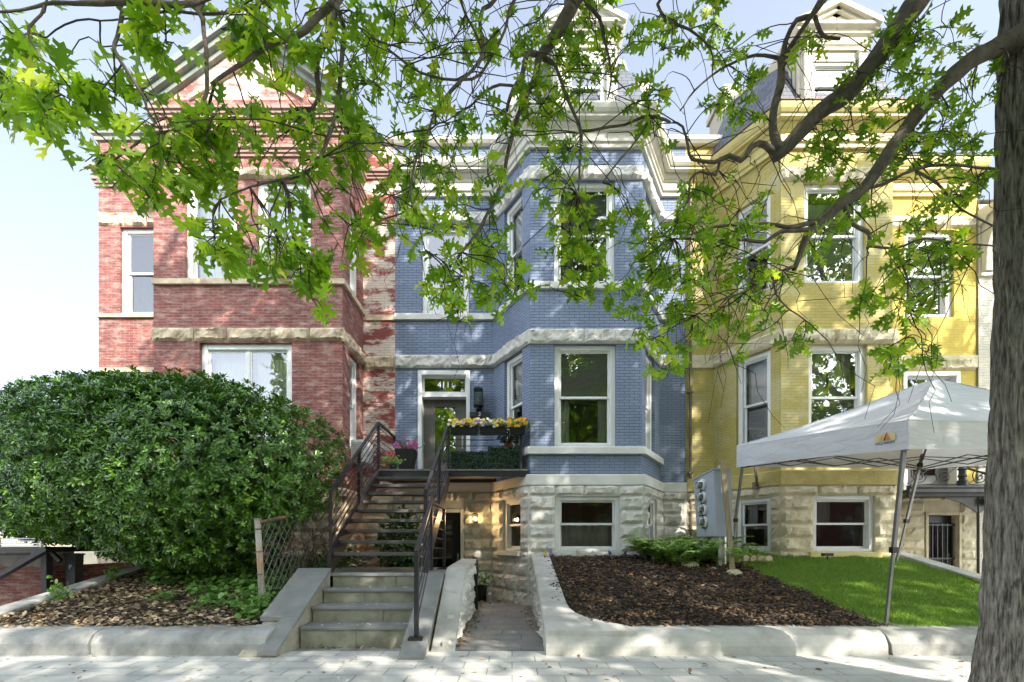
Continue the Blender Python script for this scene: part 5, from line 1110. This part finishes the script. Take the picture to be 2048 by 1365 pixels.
mb.box(8.06,8.5,BY-.03,BY+.01,z0-.14,z0-.005); obj('bracket', mb, M['iron'], t)
# ================================================================== AREAWAY AT THE EDGE OF THE RED HOUSE
t = thing('brick_garden_wall', 'low brick wall with a pale stone cap below the bush', 'garden wall', (-7.7,7.0,0)); mb = MB(); f = Facet((-9.6,6.95),(-6.98,6.95)); wall_facet(mb, f, -.05, .72, []); f2 = Facet((-6.98,6.95),(-6.98,8.6)); wall_facet(mb, f2, -.05, .72, []); obj('wall', mb, M['red'], t)
mb = MB(); mb.box(-9.6,-6.94,6.90,7.30,.72,.90); obj('cap', mb, M['concretegrey'], t, bevel=.015); mb = MB(); mb.box(-9.6,-6.91,6.95,7.35,.90,1.0); obj('cap', mb, M['stonecream'], t, bevel=.015)
t = thing('trash_bin', 'dark grey trash bin with a white letter P beside the low brick wall', 'trash bin', (-6.5,7.25,0)); mb = MB(); q = [(-6.84,7.1),(-6.66,7.1),(-6.66,7.24),(-6.84,7.24)]
mb.mesh([(x+(.03 if x < -6.7 else -.03),y,-.02) for x, y in q]+[(x,y,.88) for x, y in q], [(3,2,1,0),(0,1,5,4),(1,2,6,5),(2,3,7,6),(3,0,4,7)]); b = obj('bin', mb, M['bin'], t, bevel=.01); mb = MB(); mb.box(-6.85,-6.65,7.08,7.26,.88,.91); obj('lid', mb, M['bin'], t, bevel=.012)
text('letter', 'P', .10, (-6.735,7.088,.70), (1,0,0), (0,0,1), M['numwhite'], b); mb = MB()
for k in range(4): mb.tube([(-6.82+.03*k,7.095,.28+.02*(k%2)),(-6.80+.03*k,7.095,.36),(-6.79+.03*k,7.095,.27)], .006, 5)
obj('scrawl', mb, M['numwhite'], b)
t = thing('steel_landing', 'dark steel landing with white slats and a diagonal brace beside the bush', 'landing', (-7,6.2,0)); mb = MB(); mb.box(-9.6,-6.12,6.1,6.9,.95,1.015); obj('deck', mb, M['steel'], t); mb = MB(); mb.bar((-6.12,6.14,1.0),(-7.35,6.14,.30),.09,.06); mb.bar((-6.75,6.8,.95),(-6.6,6.8,.8),.05); mb.box(-6.84,-6.76,6.75,6.85,-.05,.95); obj('brace', mb, M['steel'], t)
mb = MB()
for k in range(4): mb.box(-9.6,-6.18,6.12,6.14,1.025+.032*k,1.04+.032*k)
for x in (-6.2,-6.75,-7.3,-7.85): mb.box(x,x+.025,6.10,6.118,1.015,1.145)
obj('slat_rail', mb, M['white'], t)
t = thing('pale_wall', 'pale rendered garden wall far behind the low brick wall', 'garden wall', (-11,10.2,0)); mb = MB(); mb.box(-18,-8.1,10.2,10.4,-.05,1.25); obj('wall', mb, M['stonecream'], t, bevel=.02); mb = MB(); mb.box(-18,-8.08,10.15,10.45,1.25,1.35); obj('cap', mb, M['concrete'], t, bevel=.01)
# ================================================================== BIG BUSH
t = thing('evergreen_bush', 'huge rounded glossy evergreen bush covering the front of the red brick house', 'bush', (-4.2,6.6,.6))
def rosettes(center, rad, n, p=2.25, shell=1.0, leaf=.068, per=9, nscale=1.1, namp=.12, zmin=None):
    v = rdir(n); a = np.abs(v/np.array(rad))**p; r = a.sum(1)**(-1/p); pos = v*r[:,None]; k = np.array([1+namp*noise.noise(Vector(q)*nscale)+.05*noise.noise(Vector(q)*4.1) for q in pos])
    pos = pos*(k*shell*RNG.uniform(.955,1.015,n))[:,None]; nrm = np.sign(pos)*np.abs(pos/np.array(rad))**(p-1)/np.array(rad); nrm /= np.linalg.norm(nrm,axis=1)[:,None]
    ax = nrm+rdir(n)*.55+np.array([0,0,.35]); ax /= np.linalg.norm(ax,axis=1)[:,None]; pos += np.array(center)
    e1 = np.cross(ax, rdir(n)); e1 /= np.linalg.norm(e1,axis=1)[:,None]; e2 = np.cross(ax,e1); P, D, U = [], [], []
    for j in range(per):
        th = 2*PI*j/per+RNG.uniform(-.3,.3,n); d = e1*np.cos(th)[:,None]+e2*np.sin(th)[:,None]; lift = RNG.uniform(.1,.9,n)[:,None]
        P.append(pos-ax*.02*(j%3)); D.append(d+ax*lift); U.append(ax-d*lift)
    P, D, U = np.concatenate(P), np.concatenate(D), np.concatenate(U); return P, D, U, RNG.uniform(.7,1.15,len(P))*leaf
sets = [rosettes((-4.62,6.25,2.09),(2.26,1.28,1.11),6600), rosettes((-4.62,6.25,2.09),(2.26,1.28,1.11),4000,shell=.90,leaf=.08,per=7), rosettes((-4.62,6.25,2.09),(2.26,1.28,1.11),1800,shell=.76,leaf=.11,per=6),
        rosettes((-6.75,7.0,2.08),(1.2,1.1,.98),2200), rosettes((-6.75,7.0,2.08),(1.2,1.1,.98),1300,shell=.86,leaf=.09,per=7)]
sets.append(rosettes((-4.35,6.35,1.22),(1.35,.85,.5),1300)); sets.append(rosettes((-4.35,6.35,1.22),(1.35,.85,.5),700,shell=.8,leaf=.085,per=6))
# shoots standing out of the clipped outline
n = 150; th = RNG.uniform(0,2*PI,n); base = np.stack([-4.6+2.1*np.cos(th)*RNG.uniform(.3,1,n), 6.1+RNG.uniform(-1,.4,n), np.zeros(n)],1); base[:,2] = 2.09+1.11*np.maximum(0,1-np.abs((base[:,0]+4.62)/2.26)**2.25-np.abs((base[:,1]-6.25)/1.28)**2.25)**(1/2.25)+RNG.uniform(-.06,.085,n)
P, D, U = [], [], []
for b in base[base[:,2] > 2.6]:
    for j in range(7): a = 2*PI*j/7; P.append(b); D.append((math.cos(a),math.sin(a),random.uniform(.4,1.2))); U.append((0,0,1))
sets.append((np.array(P),np.array(D),np.array(U),RNG.uniform(.06,.09,len(P))))
scatter('foliage', *[np.concatenate([s[i] for s in sets]) for i in range(4)], SPAT_V, SPAT_F, M['bushleaf'], t)
for k in range(9):
    mb = MB(); b = Vector((-4.15+random.uniform(-.22,.25), 6.6+random.uniform(-.15,.15), .50)); a = Vector((-4.6+random.uniform(-1.6,1.7), 6.2+random.uniform(-.6,.5), 1.5+random.uniform(0,.9))); m_ = b.lerp(a,.45)+Vector((random.uniform(-.12,.12),random.uniform(-.1,.1),-.05))
    mb.tube([b,b.lerp(m_,.5)+Vector((0,-.03,.05)),m_,m_.lerp(a,.5)+Vector((.03,0,.06)),a], [.05,.042,.034,.026,.014], 8); obj('stem', mb, M['limb'], t, smooth=True)
# ================================================================== THE OAK
oak = thing('oak_tree', 'big oak with ridged bark whose leafy limbs hang across the house fronts', 'tree', (3.35,3.0,0))
mb = MB(); nr, na = 300, 220; vs = []
def trunk_c(z): return 3.42+.028*z, 3.0+.01*z
def trunk_r(z): return .285+.055*math.exp(-z/.3)+.02*math.exp(-((z-4.6)/1)**2) - .012*z
for i in range(nr+1):
    z = -.1+7.6*i/nr; cx, cy = trunk_c(z); r0 = max(.06, trunk_r(z))
    for k in range(na):
        a = 2*PI*k/na; q = Vector((math.cos(a)*6.2,math.sin(a)*6.2,z*2.2)); w_ = min(abs(noise.noise(q))*2.2,1); w2 = min(abs(noise.noise(q*1.9+Vector((3,1,z*1.2))))*2,1)
        r = r0*(1+.085*(w_-.5)+.04*(w2-.5)+.10*math.exp(-max(z,0)/.3)*math.sin(a*5+1)*.5+.03*noise.noise(Vector((math.cos(a),math.sin(a),z*.6))))
        vs.append((cx+math.cos(a)*r, cy+math.sin(a)*r, z))
mb.mesh(vs, [(i*na+k,i*na+(k+1)%na,(i+1)*na+(k+1)%na,(i+1)*na+k) for i in range(nr) for k in range(na)]); obj('trunk', mb, M['bark'], oak, smooth=True)
NODES = []                          # (point, radius) along every limb, where twigs may start
def smooth_path(pts, step=.05, jit=.008):
    P = [Vector(p[:3]) for p in pts]; R = [p[3] for p in pts]; out = []; rad = []
    for i in range(len(P)-1):
        a, b, c, d = P[max(i-1,0)], P[i], P[i+1], P[min(i+2,len(P)-1)]; n = max(2, int((c-b).length/step))
        for k in range(n):
            s = k/n; v = .5*((2*b)+(c-a)*s+(2*a-5*b+4*c-d)*s*s+(3*b-a-3*c+d)*s**3); out.append(v+Vector((noise.noise(v*7),noise.noise(v*7+Vector((5,0,0))),noise.noise(v*7+Vector((0,5,0)))))*jit); rad.append(R[i]+(R[i+1]-R[i])*s)
    out.append(P[-1]); rad.append(R[-1]); return out, rad
def limb(pts, name='limb', n=10, jit=.008):
    P, R = smooth_path(pts, jit=jit); R = [r*(1+.10*noise.noise(p*9)) for p, r in zip(P,R)]; mb = MB(); mb.tube(P, R, n); o = obj(name, mb, M['limb'], oak, smooth=True)
    for p, r in list(zip(P,R))[::2]: NODES.append((p,r))
    return o
def px(*rows): return [(*at(x,y,d), w*.66*d/F/2) for x,y,d,w in rows]     # limb measured on the photo: x, y, distance, width in pixels
T = lambda z, r=.2: (*trunk_c(z), z, r)
limb([T(5.7,.13),(3.05,2.9,5.15,.11),*px((1850,-20,3.0,64),(1800,52,3.02,60),(1745,130,3.05,56),(1690,190,3.1,54),(1640,222,3.12,44),(1592,275,3.15,40),(1562,304,3.18,36),(1546,318,3.2,24))], n=16)
limb(px((1556,300,3.17,30),(1546,262,3.2,24),(1548,220,3.22,22),(1562,170,3.2,24),(1563,128,3.2,20),(1558,114,3.2,16)), n=10)
limb(px((1563,125,3.2,16),(1572,82,3.18,15),(1592,42,3.15,14),(1622,34,3.12,14),(1645,8,3.1,13),(1668,-20,3.1,13)), n=10)
limb(px((1566,120,3.2,15),(1598,68,3.15,14),(1632,18,3.1,14),(1655,-25,3.1,13)), n=10)
limb(px((1630,36,3.12,12),(1640,62,3.1,11),(1655,75,3.1,10),(1680,78,3.1,9)), n=8)
limb(px((1560,118,3.2,12),(1530,112,3.2,9),(1490,116,3.2,8),(1440,140,3.22,7),(1400,170,3.25,6),(1360,222,3.25,4)), n=7)
limb(px((1552,310,3.2,24),(1530,290,3.15,18),(1505,293,3.1,16),(1482,320,3.05,16),(1458,312,3.05,14),(1430,325,3.0,11),(1384,320,3.0,9),(1375,290,3.0,8),(1366,255,3.0,7),(1345,245,3.0,6)), n=8)
limb(px((1440,318,3.05,9),(1432,350,3.0,9),(1400,345,3.0,7),(1380,360,3.0,6),(1376,400,3.0,5),(1350,445,2.95,4)), n=7)
limb([T(4.45,.12),*px((1985,98,2.98,48),(1925,135,2.95,46),(1868,188,2.95,44),(1812,258,2.95,40),(1768,322,2.95,36),(1722,382,2.98,34),(1690,402,3.0,32),(1640,448,3.0,28),(1612,475,3.0,22),(1600,510,3.0,16),(1588,540,3.0,13))], n=14)
limb(px((1690,402,3.0,14),(1698,440,2.98,12),(1722,458,2.97,12),(1740,470,2.97,12),(1735,498,2.97,9)), n=8)
limb(px((1735,492,2.97,8),(1790,495,2.97,7),(1850,478,2.95,6),(1910,488,2.95,6),(1990,492,2.97,6)), n=7)
limb(px((1792,496,2.96,8),(1806,530,2.95,7),(1816,566,2.95,6),(1812,640,2.95,4),(1812,676,2.95,3)), n=6)
limb(px((1726,362,2.97,12),(1745,374,2.95,10),(1780,362,2.95,9),(1825,340,2.95,9),(1890,330,2.95,8),(1990,338,2.97,8)), n=8)
limb(px((1830,342,2.95,8),(1870,362,2.93,8),(1895,392,2.93,7),(1925,420,2.93,6),(1985,452,2.95,5)), n=7)
limb(px((1648,440,3.0,16),(1612,448,2.97,14),(1570,456,2.95,12),(1530,448,2.95,9),(1440,452,2.95,7),(1380,470,2.95,5)), n=8)
limb(px((1625,460,3.0,14),(1560,465,2.95,12),(1530,485,2.95,10),(1490,482,2.95,8),(1420,480,2.92,7),(1345,478,2.9,5)), n=8)
limb(px((1588,535,3.0,10),(1550,548,2.97,8),(1500,580,2.95,6),(1440,600,2.92,5),(1380,640,2.9,3)), n=7)
limb(px((1545,552,2.97,7),(1552,590,2.95,6),(1580,620,2.95,5),(1612,640,2.95,4),(1606,680,2.95,3)), n=6)
limb([T(6.4,.12),(2.3,2.95,5.9,.10),(1.1,2.85,5.2,.075),*px((1160,-15,2.85,44),(1143,12,2.85,42),(1122,52,2.85,38),(1096,90,2.85,32),(1078,118,2.85,22),(1070,155,2.83,16),(1052,195,2.8,14),(1036,234,2.8,13),(1015,305,2.78,12),(1003,370,2.75,11),(962,450,2.72,9),(924,506,2.7,7),(905,540,2.7,4))], n=12)
limb(px((1080,112,2.85,18),(1066,108,2.83,16),(1055,112,2.82,16),(1044,150,2.8,14),(1027,178,2.78,13),(1014,222,2.76,9)), n=8)
limb(px((1086,116,2.85,16),(1108,128,2.85,12),(1116,145,2.85,11),(1132,190,2.85,11),(1149,230,2.85,10),(1163,267,2.85,9),(1160,330,2.83,7),(1156,390,2.8,4)), n=8)
limb(px((1163,262,2.85,7),(1200,258,2.85,7),(1250,250,2.88,7),(1299,234,2.9,9),(1340,245,2.95,8)), n=8)
limb(px((1302,234,2.9,8),(1280,270,2.88,7),(1240,320,2.86,6),(1205,366,2.85,4)), n=6)
limb(px((1036,176,2.8,9),(1000,172,2.75,8),(960,190,2.7,7),(940,215,2.7,5),(905,228,2.68,4)), n=6)
limb([T(6.0,.11),(1.9,2.6,5.6,.085),(.3,2.4,4.9,.06),(-.5,2.3,4.1,.045),*px((680,-12,2.25,24),(665,5,2.25,22),(640,32,2.22,20),(610,62,2.2,20),(581,77,2.2,16),(548,86,2.18,14),(516,104,2.15,13),(480,128,2.12,12),(450,146,2.1,11),(422,170,2.1,9))], n=10)
limb([(-.35,2.3,4.3,.03),*px((676,-15,2.2,20),(672,20,2.2,18),(661,66,2.2,17),(638,105,2.2,16),(631,135,2.2,15),(635,180,2.2,14),(632,200,2.2,12),(613,226,2.2,10))], n=10)
limb([(-.2,2.35,4.2,.03),*px((692,-15,2.2,16),(690,60,2.2,14),(682,150,2.2,13),(670,234,2.18,12),(658,275,2.15,12),(640,318,2.15,11),(610,347,2.15,9),(560,362,2.1,8),(500,372,2.1,6),(440,400,2.1,4))], n=8)
limb([(-.9,2.1,4.0,.03),*px((415,-15,2.0,16),(405,40,2.0,13),(413,100,2.0,12),(413,183,2.0,11),(400,225,2.0,10),(384,248,2.0,9),(345,262,2.0,8),(300,272,2.0,7),(258,300,2.0,6),(225,323,2.0,4))], n=8)
limb([(-1.3,2.0,3.9,.03),*px((250,-15,1.9,14),(244,20,1.9,12),(235,75,1.9,11),(230,100,1.9,11),(246,130,1.9,10),(262,155,1.9,9),(285,195,1.9,8),(298,228,1.9,5))], n=8)
limb([(-1.0,2.05,3.75,.028),*px((420,-8,1.95,16),(330,8,1.9,18),(230,3,1.85,18),(150,6,1.85,12),(94,8,1.85,10),(40,20,1.85,8),(-20,24,1.85,6))], n=8)
limb(px((90,6,1.85,7),(82,30,1.85,7),(57,56,1.85,8),(62,85,1.85,6),(80,115,1.85,5),(90,165,1.85,3)), n=6)
limb([(.0,2.4,4.4,.03),*px((560,-12,2.2,10),(520,14,2.15,9),(470,22,2.1,8),(400,30,2.1,8),(330,24,2.08,7),(285,30,2.05,6),(200,42,2.0,4))], n=6)
limb([(.1,2.5,4.6,.03),*px((1000,-15,2.6,12),(965,20,2.6,11),(960,60,2.58,11),(968,100,2.55,10),(945,140,2.52,9),(905,178,2.5,9),(870,222,2.48,8),(858,260,2.46,8),(830,330,2.45,7),(822,395,2.42,6),(838,450,2.4,4),(850,500,2.4,3))], n=8)
limb(px((964,98,2.55,8),(948,62,2.52,7),(930,30,2.5,7),(918,-10,2.5,7)), n=6)
limb([(.6,2.6,4.7,.03),*px((1040,-15,2.65,9),(1010,60,2.62,8),(960,150,2.6,8),(910,160,2.55,7),(840,145,2.5,7),(770,95,2.45,6),(740,78,2.45,4))], n=6)
limb([(1.6,2.9,4.9,.03),*px((1330,-15,2.95,9),(1335,40,2.95,8),(1380,60,2.95,7),(1420,95,2.95,6),(1428,130,2.95,4))], n=6)
limb([(1.2,2.9,4.9,.03),*px((1185,-15,2.9,12),(1200,40,2.9,11),(1212,95,2.9,9),(1222,150,2.9,6),(1215,200,2.9,4))], n=6)
# twigs and leaves: one leafy spray per clump, hung from the nearest limb
CL = '''40 40 50,20 120 60,100 130 60,90 200 55,60 245 40,150 160 60,200 170 60,230 205 50,5 185 50,280 200 50,300 250 60,350 230 55,340 300 60,250 320 50,195 322 28,390 310 60,300 370 45,330 415 32,420 260 60,430 340 55,400 380 40,
340 30 50,300 14 40,270 50 30,335 78 36,450 25 60,500 55 55,520 25 50,560 40 55,590 85 50,480 105 36,470 250 65,500 320 60,540 280 65,560 230 60,600 180 55,560 340 55,600 330 45,580 390 36,445 475 40,430 500 34,520 490 40,560 500 40,600 520 55,625 575 40,560 540 36,605 590 30,
680 500 55,700 460 55,660 20 45,700 60 55,650 100 45,720 130 55,700 200 65,750 100 45,760 170 55,720 270 60,700 330 65,740 380 65,760 440 50,800 330 55,820 60 55,850 30 55,880 90 55,840 160 45,800 200 36,760 300 50,
850 250 45,900 250 55,850 330 55,900 330 60,860 400 50,920 390 55,890 440 50,960 480 45,900 520 45,870 560 45,930 570 45,990 495 45,1000 580 45,1040 575 36,920 640 26,960 200 45,980 280 55,1000 340 50,1060 260 55,1100 280 55,1100 200 45,1140 180 50,1150 120 45,1180 90 50,1200 40 36,1230 90 36,1120 40 50,1040 40 55,1000 60 45,1080 160 40,
1100 360 32,1130 400 36,1150 440 45,1130 500 50,1120 560 45,1170 540 45,1200 560 45,1160 590 34,1180 470 36,1280 190 45,1300 240 45,1265 60 34,1330 90 28,1340 35 28,1360 70 22,1430 20 24,1260 430 45,1270 480 55,1310 450 45,1300 520 50,1280 570 45,1290 620 40,1310 680 34,1330 740 20,1260 640 26,
1370 400 50,1400 450 50,1380 520 50,1420 480 45,1350 560 45,1380 600 45,1430 560 45,1400 640 40,1460 700 30,1480 400 50,1500 430 45,1520 520 50,1550 560 45,1480 560 50,1530 620 34,1580 670 20,1440 610 36,1500 150 26,1450 200 24,1480 220 24,1455 100 24,1440 60 24,
1660 250 50,1700 260 50,1740 220 50,1700 310 45,1650 300 40,1720 120 40,1760 80 50,1800 60 50,1850 80 55,1900 40 45,1830 150 45,1880 170 45,1930 100 45,1770 150 40,1850 270 45,1900 280 50,1870 300 50,1930 260 45,1900 400 36,1930 380 36,1960 350 26,1800 300 36,
1700 370 34,1640 480 30,1720 600 16,1800 440 34,1800 500 45,1850 500 50,1880 520 45,1920 500 40,1790 560 45,1800 610 40,1780 690 18,1770 740 18,1870 700 16,1730 400 30,1960 180 36,1640 60 28'''
NP = np.array([tuple(p) for p, r in NODES]); P, D, U, S = [], [], [], []; tw = MB(); HI = []
def spray(c, r, ls, start=None, nl=None, droop=.35):
    if start is None:
        d = np.linalg.norm(NP-np.array(c),axis=1)+np.where(NP[:,2] < c.z-.05, .35, 0); start = Vector(NP[int(np.argmin(d))])
    end = c+Vector((random.uniform(-.3,.3),random.uniform(-.3,.3),-.3))*r; L0 = (end-start).length; mid = start.lerp(end,.5)+Vector((0,0,.12*L0))+Vector((random.uniform(-1,1),random.uniform(-1,1),random.uniform(-1,1)))*.06*(end-start).length
    pts = [start.lerp(mid,s).lerp(mid.lerp(end,s),s) for s in np.linspace(0,1,12)]; pts = [p+Vector((noise.noise(p*5),noise.noise(p*5+Vector((7,0,0))),noise.noise(p*5+Vector((0,7,0)))))*.11*min(1,L0*1.6)*math.sin(PI*i/11) for i,p in enumerate(pts)]; tw.tube(pts, [.0040-.0002*i for i in range(12)], 5, cap=False)
    for k in range(random.randint(3,5)):
        a = pts[random.choice((7,8,9,10,11))]; d = Vector((random.gauss(0,1),random.gauss(0,.8),random.gauss(-.2,.7))).normalized()*r*random.uniform(.6,1.15); q = [a, a+d*.5+Vector((0,0,.1*r)), a+d+Vector((0,0,-.15*r))]; tw.tube(q, [.0028,.0022,.0016], 4, cap=False)
        for j in range(nl or random.randint(3,5)):
            s = .35+.65*random.random(); b = q[0].lerp(q[1],s*2) if s < .5 else q[1].lerp(q[2],s*2-1); dd = d.normalized()*.6+Vector((random.gauss(0,.7),random.gauss(0,.6),random.gauss(-droop,.4)))
            P.append(b); D.append(dd); U.append((random.gauss(0,.55),random.gauss(-.45,.5),random.gauss(.55,.45))); S.append(ls*random.uniform(.65,1.15))
for item in CL.replace('\n','').split(','):
    x, y, r = map(float, item.split()); dep = np.interp(x, [0,350,700,1000,1300,1950], [1.85,2.05,2.3,2.7,2.9,3.0]); ls = np.interp(x, [0,700,1100,1950], [.112,.106,.096,.096])
    for k in range(2 if random.random() < (.5 if x < 1000 else .85) else 1 + (1 if 1000 < x < 1620 and y > 330 else 0)):
        d2 = dep+random.uniform(-.22,.30)+.12*k; c = at(x+random.uniform(-.35,.35)*r, y+random.uniform(-.35,.35)*r, d2); spray(c, max(.06, r*d2/F*1.0), ls, nl=None if r > 40 else 3)
for k in range(330):                                            # bare hanging twigs
    s = Vector(NP[random.randrange(len(NP))])
    if s.x < -.95 or s.z > 4.6: continue
    L_ = random.uniform(.25,1.0); d = Vector((random.gauss(-.1,.7),random.gauss(0,.4),random.gauss(-.5,.6))).normalized()
    q = [s+d*L_*i/8+Vector((0,0,.05*math.sin(PI*i/8)-.12*(i/8)**2)) for i in range(9)]; q = [p+Vector((noise.noise(p*6),noise.noise(p*6+Vector((7,0,0))),noise.noise(p*6+Vector((0,7,0)))))*.10*i/8 for i,p in enumerate(q)]; tw.tube(q, [.0034-.00026*i for i in range(9)], 4, cap=False)
    if random.random() < .5: e = q[random.choice((3,4,5,6))]; tw.tube([e, e+Vector((random.gauss(0,.12),random.gauss(0,.1),random.gauss(-.1,.12)))], [.0025,.0012], 4, cap=False)
obj('twigs', tw, M['twig'], oak, smooth=True)['kind'] = 'stuff'
scatter('foliage', np.array(P), np.array(D), np.array(U), np.array(S), OAK_V, OAK_F, M['oak'], oak, curl=.22)
# high crown above the picture: shades the fronts
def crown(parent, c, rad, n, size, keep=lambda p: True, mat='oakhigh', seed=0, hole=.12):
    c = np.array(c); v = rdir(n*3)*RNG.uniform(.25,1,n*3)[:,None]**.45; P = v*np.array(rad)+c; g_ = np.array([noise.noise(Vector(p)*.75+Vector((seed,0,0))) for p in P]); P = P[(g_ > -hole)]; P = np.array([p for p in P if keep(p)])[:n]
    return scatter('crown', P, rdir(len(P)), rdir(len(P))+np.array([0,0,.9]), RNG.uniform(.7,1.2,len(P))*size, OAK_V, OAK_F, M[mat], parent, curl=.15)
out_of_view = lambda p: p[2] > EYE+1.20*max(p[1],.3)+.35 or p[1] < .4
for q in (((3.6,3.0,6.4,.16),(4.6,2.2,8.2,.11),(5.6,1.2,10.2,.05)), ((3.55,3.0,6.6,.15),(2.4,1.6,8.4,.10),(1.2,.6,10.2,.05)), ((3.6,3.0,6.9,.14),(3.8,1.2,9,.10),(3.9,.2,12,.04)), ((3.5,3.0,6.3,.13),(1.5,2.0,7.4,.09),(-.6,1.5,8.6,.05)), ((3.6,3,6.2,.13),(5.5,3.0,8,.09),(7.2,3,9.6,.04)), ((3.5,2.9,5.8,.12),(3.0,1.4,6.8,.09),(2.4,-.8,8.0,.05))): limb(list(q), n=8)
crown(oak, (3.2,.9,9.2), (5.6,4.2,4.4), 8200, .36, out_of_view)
# ---- other street trees (seen only as shade and in the window panes)
def street_tree(lab, x, y, h, rx, n=2600, seed=0, size=.42):
    t = thing('street_tree', lab, 'tree', (x,y,0), 'street trees behind the viewpoint'); mb = MB(); mb.tube([(x,y,-.1),(x+.05,y,h*.25),(x-.05,y+.1,h*.5),(x,y,h*.8)], [.3,.22,.16,.05], 12); obj('trunk', mb, M['bark'], t, smooth=True)
    for k in range(5):
        a = k*1.26; mb = MB(); mb.tube([(x,y,h*.4),(x+math.cos(a)*rx*.4,y+math.sin(a)*rx*.4,h*.6),(x+math.cos(a)*rx*.8,y+math.sin(a)*rx*.8,h*.75)], [.1,.07,.03], 8); obj('limb', mb, M['limb'], t, smooth=True)
    crown(t, (x,y,h*.62), (rx,rx*.9,h*.40), n, size, seed=seed, hole=.18, mat='oak'); return t
tl = 'leafy street tree reflected in the window panes, standing behind the viewpoint'
street_tree(tl, -5.6, -1.6, 11.5, 3.3, 3600, 3)
street_tree(tl, 11.8, .3, 13.5, 5.0, 4200, 6, .45)
street_tree(tl, 5.5, -5.2, 11, 3.8, 2600, 8)
for x, y, h, s in ((-11,-15,15,5),(-5,-15,16,9),(1.5,-17,16,17),(8.5,-15,16,13),(15,-15.5,15,21)): street_tree(tl, x, y, h, 4.7, 5200, s, .5)
proto = None                          # the far side of the street, mirrored in the panes
for k in range(11):
    x = -44+8*k
    if proto is None:
        proto = thing('opposite_rowhouse', 'brick rowhouse across the street, only mirrored in the window panes', 'house', (x,-25,0), 'rowhouses across the street'); f = Facet((x+7.95,-25),(x,-25)); mb = MB(); hs_ = [(a,a+1.1,b,b+1.9) for a in (.9,3.4,5.8) for b in (1.4,4.6)]
        wall_facet(mb, f, -.1, 8.6, hs_); mb.mesh([(x,-25,8.6),(x+7.95,-25,8.6),(x+7.95,-34,8.6),(x,-34,8.6),(x,-34,-.1),(x+7.95,-34,-.1),(x,-25,-.1),(x+7.95,-25,-.1)], [(0,1,2,3),(3,2,5,4),(0,3,4,6),(1,7,5,2)]); obj('wall', mb, M['red'], proto)
        mb = MB(); sweep(mb, [(x+7.95,-25),(x,-25)], [(-.02,8.2),(.1,8.25),(.3,8.6),(-.02,8.62)]); obj('cornice', mb, M['cornwhite'], proto)
        for q in hs_: window(proto, f, *q, fw=.1)
    else: o = copy_tree(proto); o.location = (x,-25,0)
# ================================================================== LIGHT, SKY, CAMERA
SUN_AZ, SUN_EL = math.radians(38), math.radians(36)             # sun behind the viewpoint, to the right
s = Vector((math.sin(SUN_AZ)*math.cos(SUN_EL), -math.cos(SUN_AZ)*math.cos(SUN_EL), math.sin(SUN_EL)))
sl_ = bpy.data.lights.new('sun', 'SUN'); sl_.energy = 2.0; sl_.angle = math.radians(.5); sl_.color = (1,.93,.82)
so_ = bpy.data.objects.new('sun', sl_); C.objects.link(so_); so_.rotation_euler = (-s).to_track_quat('-Z','Y').to_euler(); so_.location = (6,-6,14)
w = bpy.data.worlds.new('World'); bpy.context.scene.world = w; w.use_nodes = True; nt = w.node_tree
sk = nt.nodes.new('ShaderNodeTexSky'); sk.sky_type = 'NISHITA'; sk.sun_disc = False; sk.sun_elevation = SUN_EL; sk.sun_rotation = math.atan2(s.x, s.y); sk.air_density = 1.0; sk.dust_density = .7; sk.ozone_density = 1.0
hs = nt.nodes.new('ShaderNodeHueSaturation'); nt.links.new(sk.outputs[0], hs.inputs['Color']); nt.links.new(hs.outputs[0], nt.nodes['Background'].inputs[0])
tc = nt.nodes.new('ShaderNodeTexCoord'); sx = nt.nodes.new('ShaderNodeSeparateXYZ'); nt.links.new(tc.outputs['Generated'], sx.inputs[0])   # sky made brighter behind the viewpoint to light the fronts, dimmer above the houses
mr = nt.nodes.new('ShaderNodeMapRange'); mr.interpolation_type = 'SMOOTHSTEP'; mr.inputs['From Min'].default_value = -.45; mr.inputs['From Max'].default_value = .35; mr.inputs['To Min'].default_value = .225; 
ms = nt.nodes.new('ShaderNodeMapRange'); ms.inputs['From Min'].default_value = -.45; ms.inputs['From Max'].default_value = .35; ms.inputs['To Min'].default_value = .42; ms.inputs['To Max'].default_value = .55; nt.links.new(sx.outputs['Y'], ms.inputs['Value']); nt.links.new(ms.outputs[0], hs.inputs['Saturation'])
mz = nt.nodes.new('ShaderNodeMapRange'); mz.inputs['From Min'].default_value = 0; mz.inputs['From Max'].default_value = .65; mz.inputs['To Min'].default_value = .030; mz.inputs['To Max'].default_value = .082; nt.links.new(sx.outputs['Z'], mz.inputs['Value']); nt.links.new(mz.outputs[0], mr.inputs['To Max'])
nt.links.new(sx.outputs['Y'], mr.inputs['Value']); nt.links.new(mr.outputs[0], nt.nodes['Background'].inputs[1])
cam = bpy.data.cameras.new('camera'); co = bpy.data.objects.new('camera', cam); C.objects.link(co)
co.location = (0,0,EYE); co.rotation_euler = (math.radians(90),0,0); cam.sensor_width = 36; cam.lens = F/2048*36; cam.shift_y = (1085-682.5)/2048; cam.clip_end = 1500; cam.clip_start = .05
sc = bpy.context.scene; sc.camera = co; sc.view_settings.view_transform = 'Standard'; sc.view_settings.look = 'None'; sc.view_settings.exposure = 2.42; sc.view_settings.gamma = 1
sc.cycles.max_bounces = 8; sc.cycles.transparent_max_bounces = 12; sc.cycles.use_denoising = True
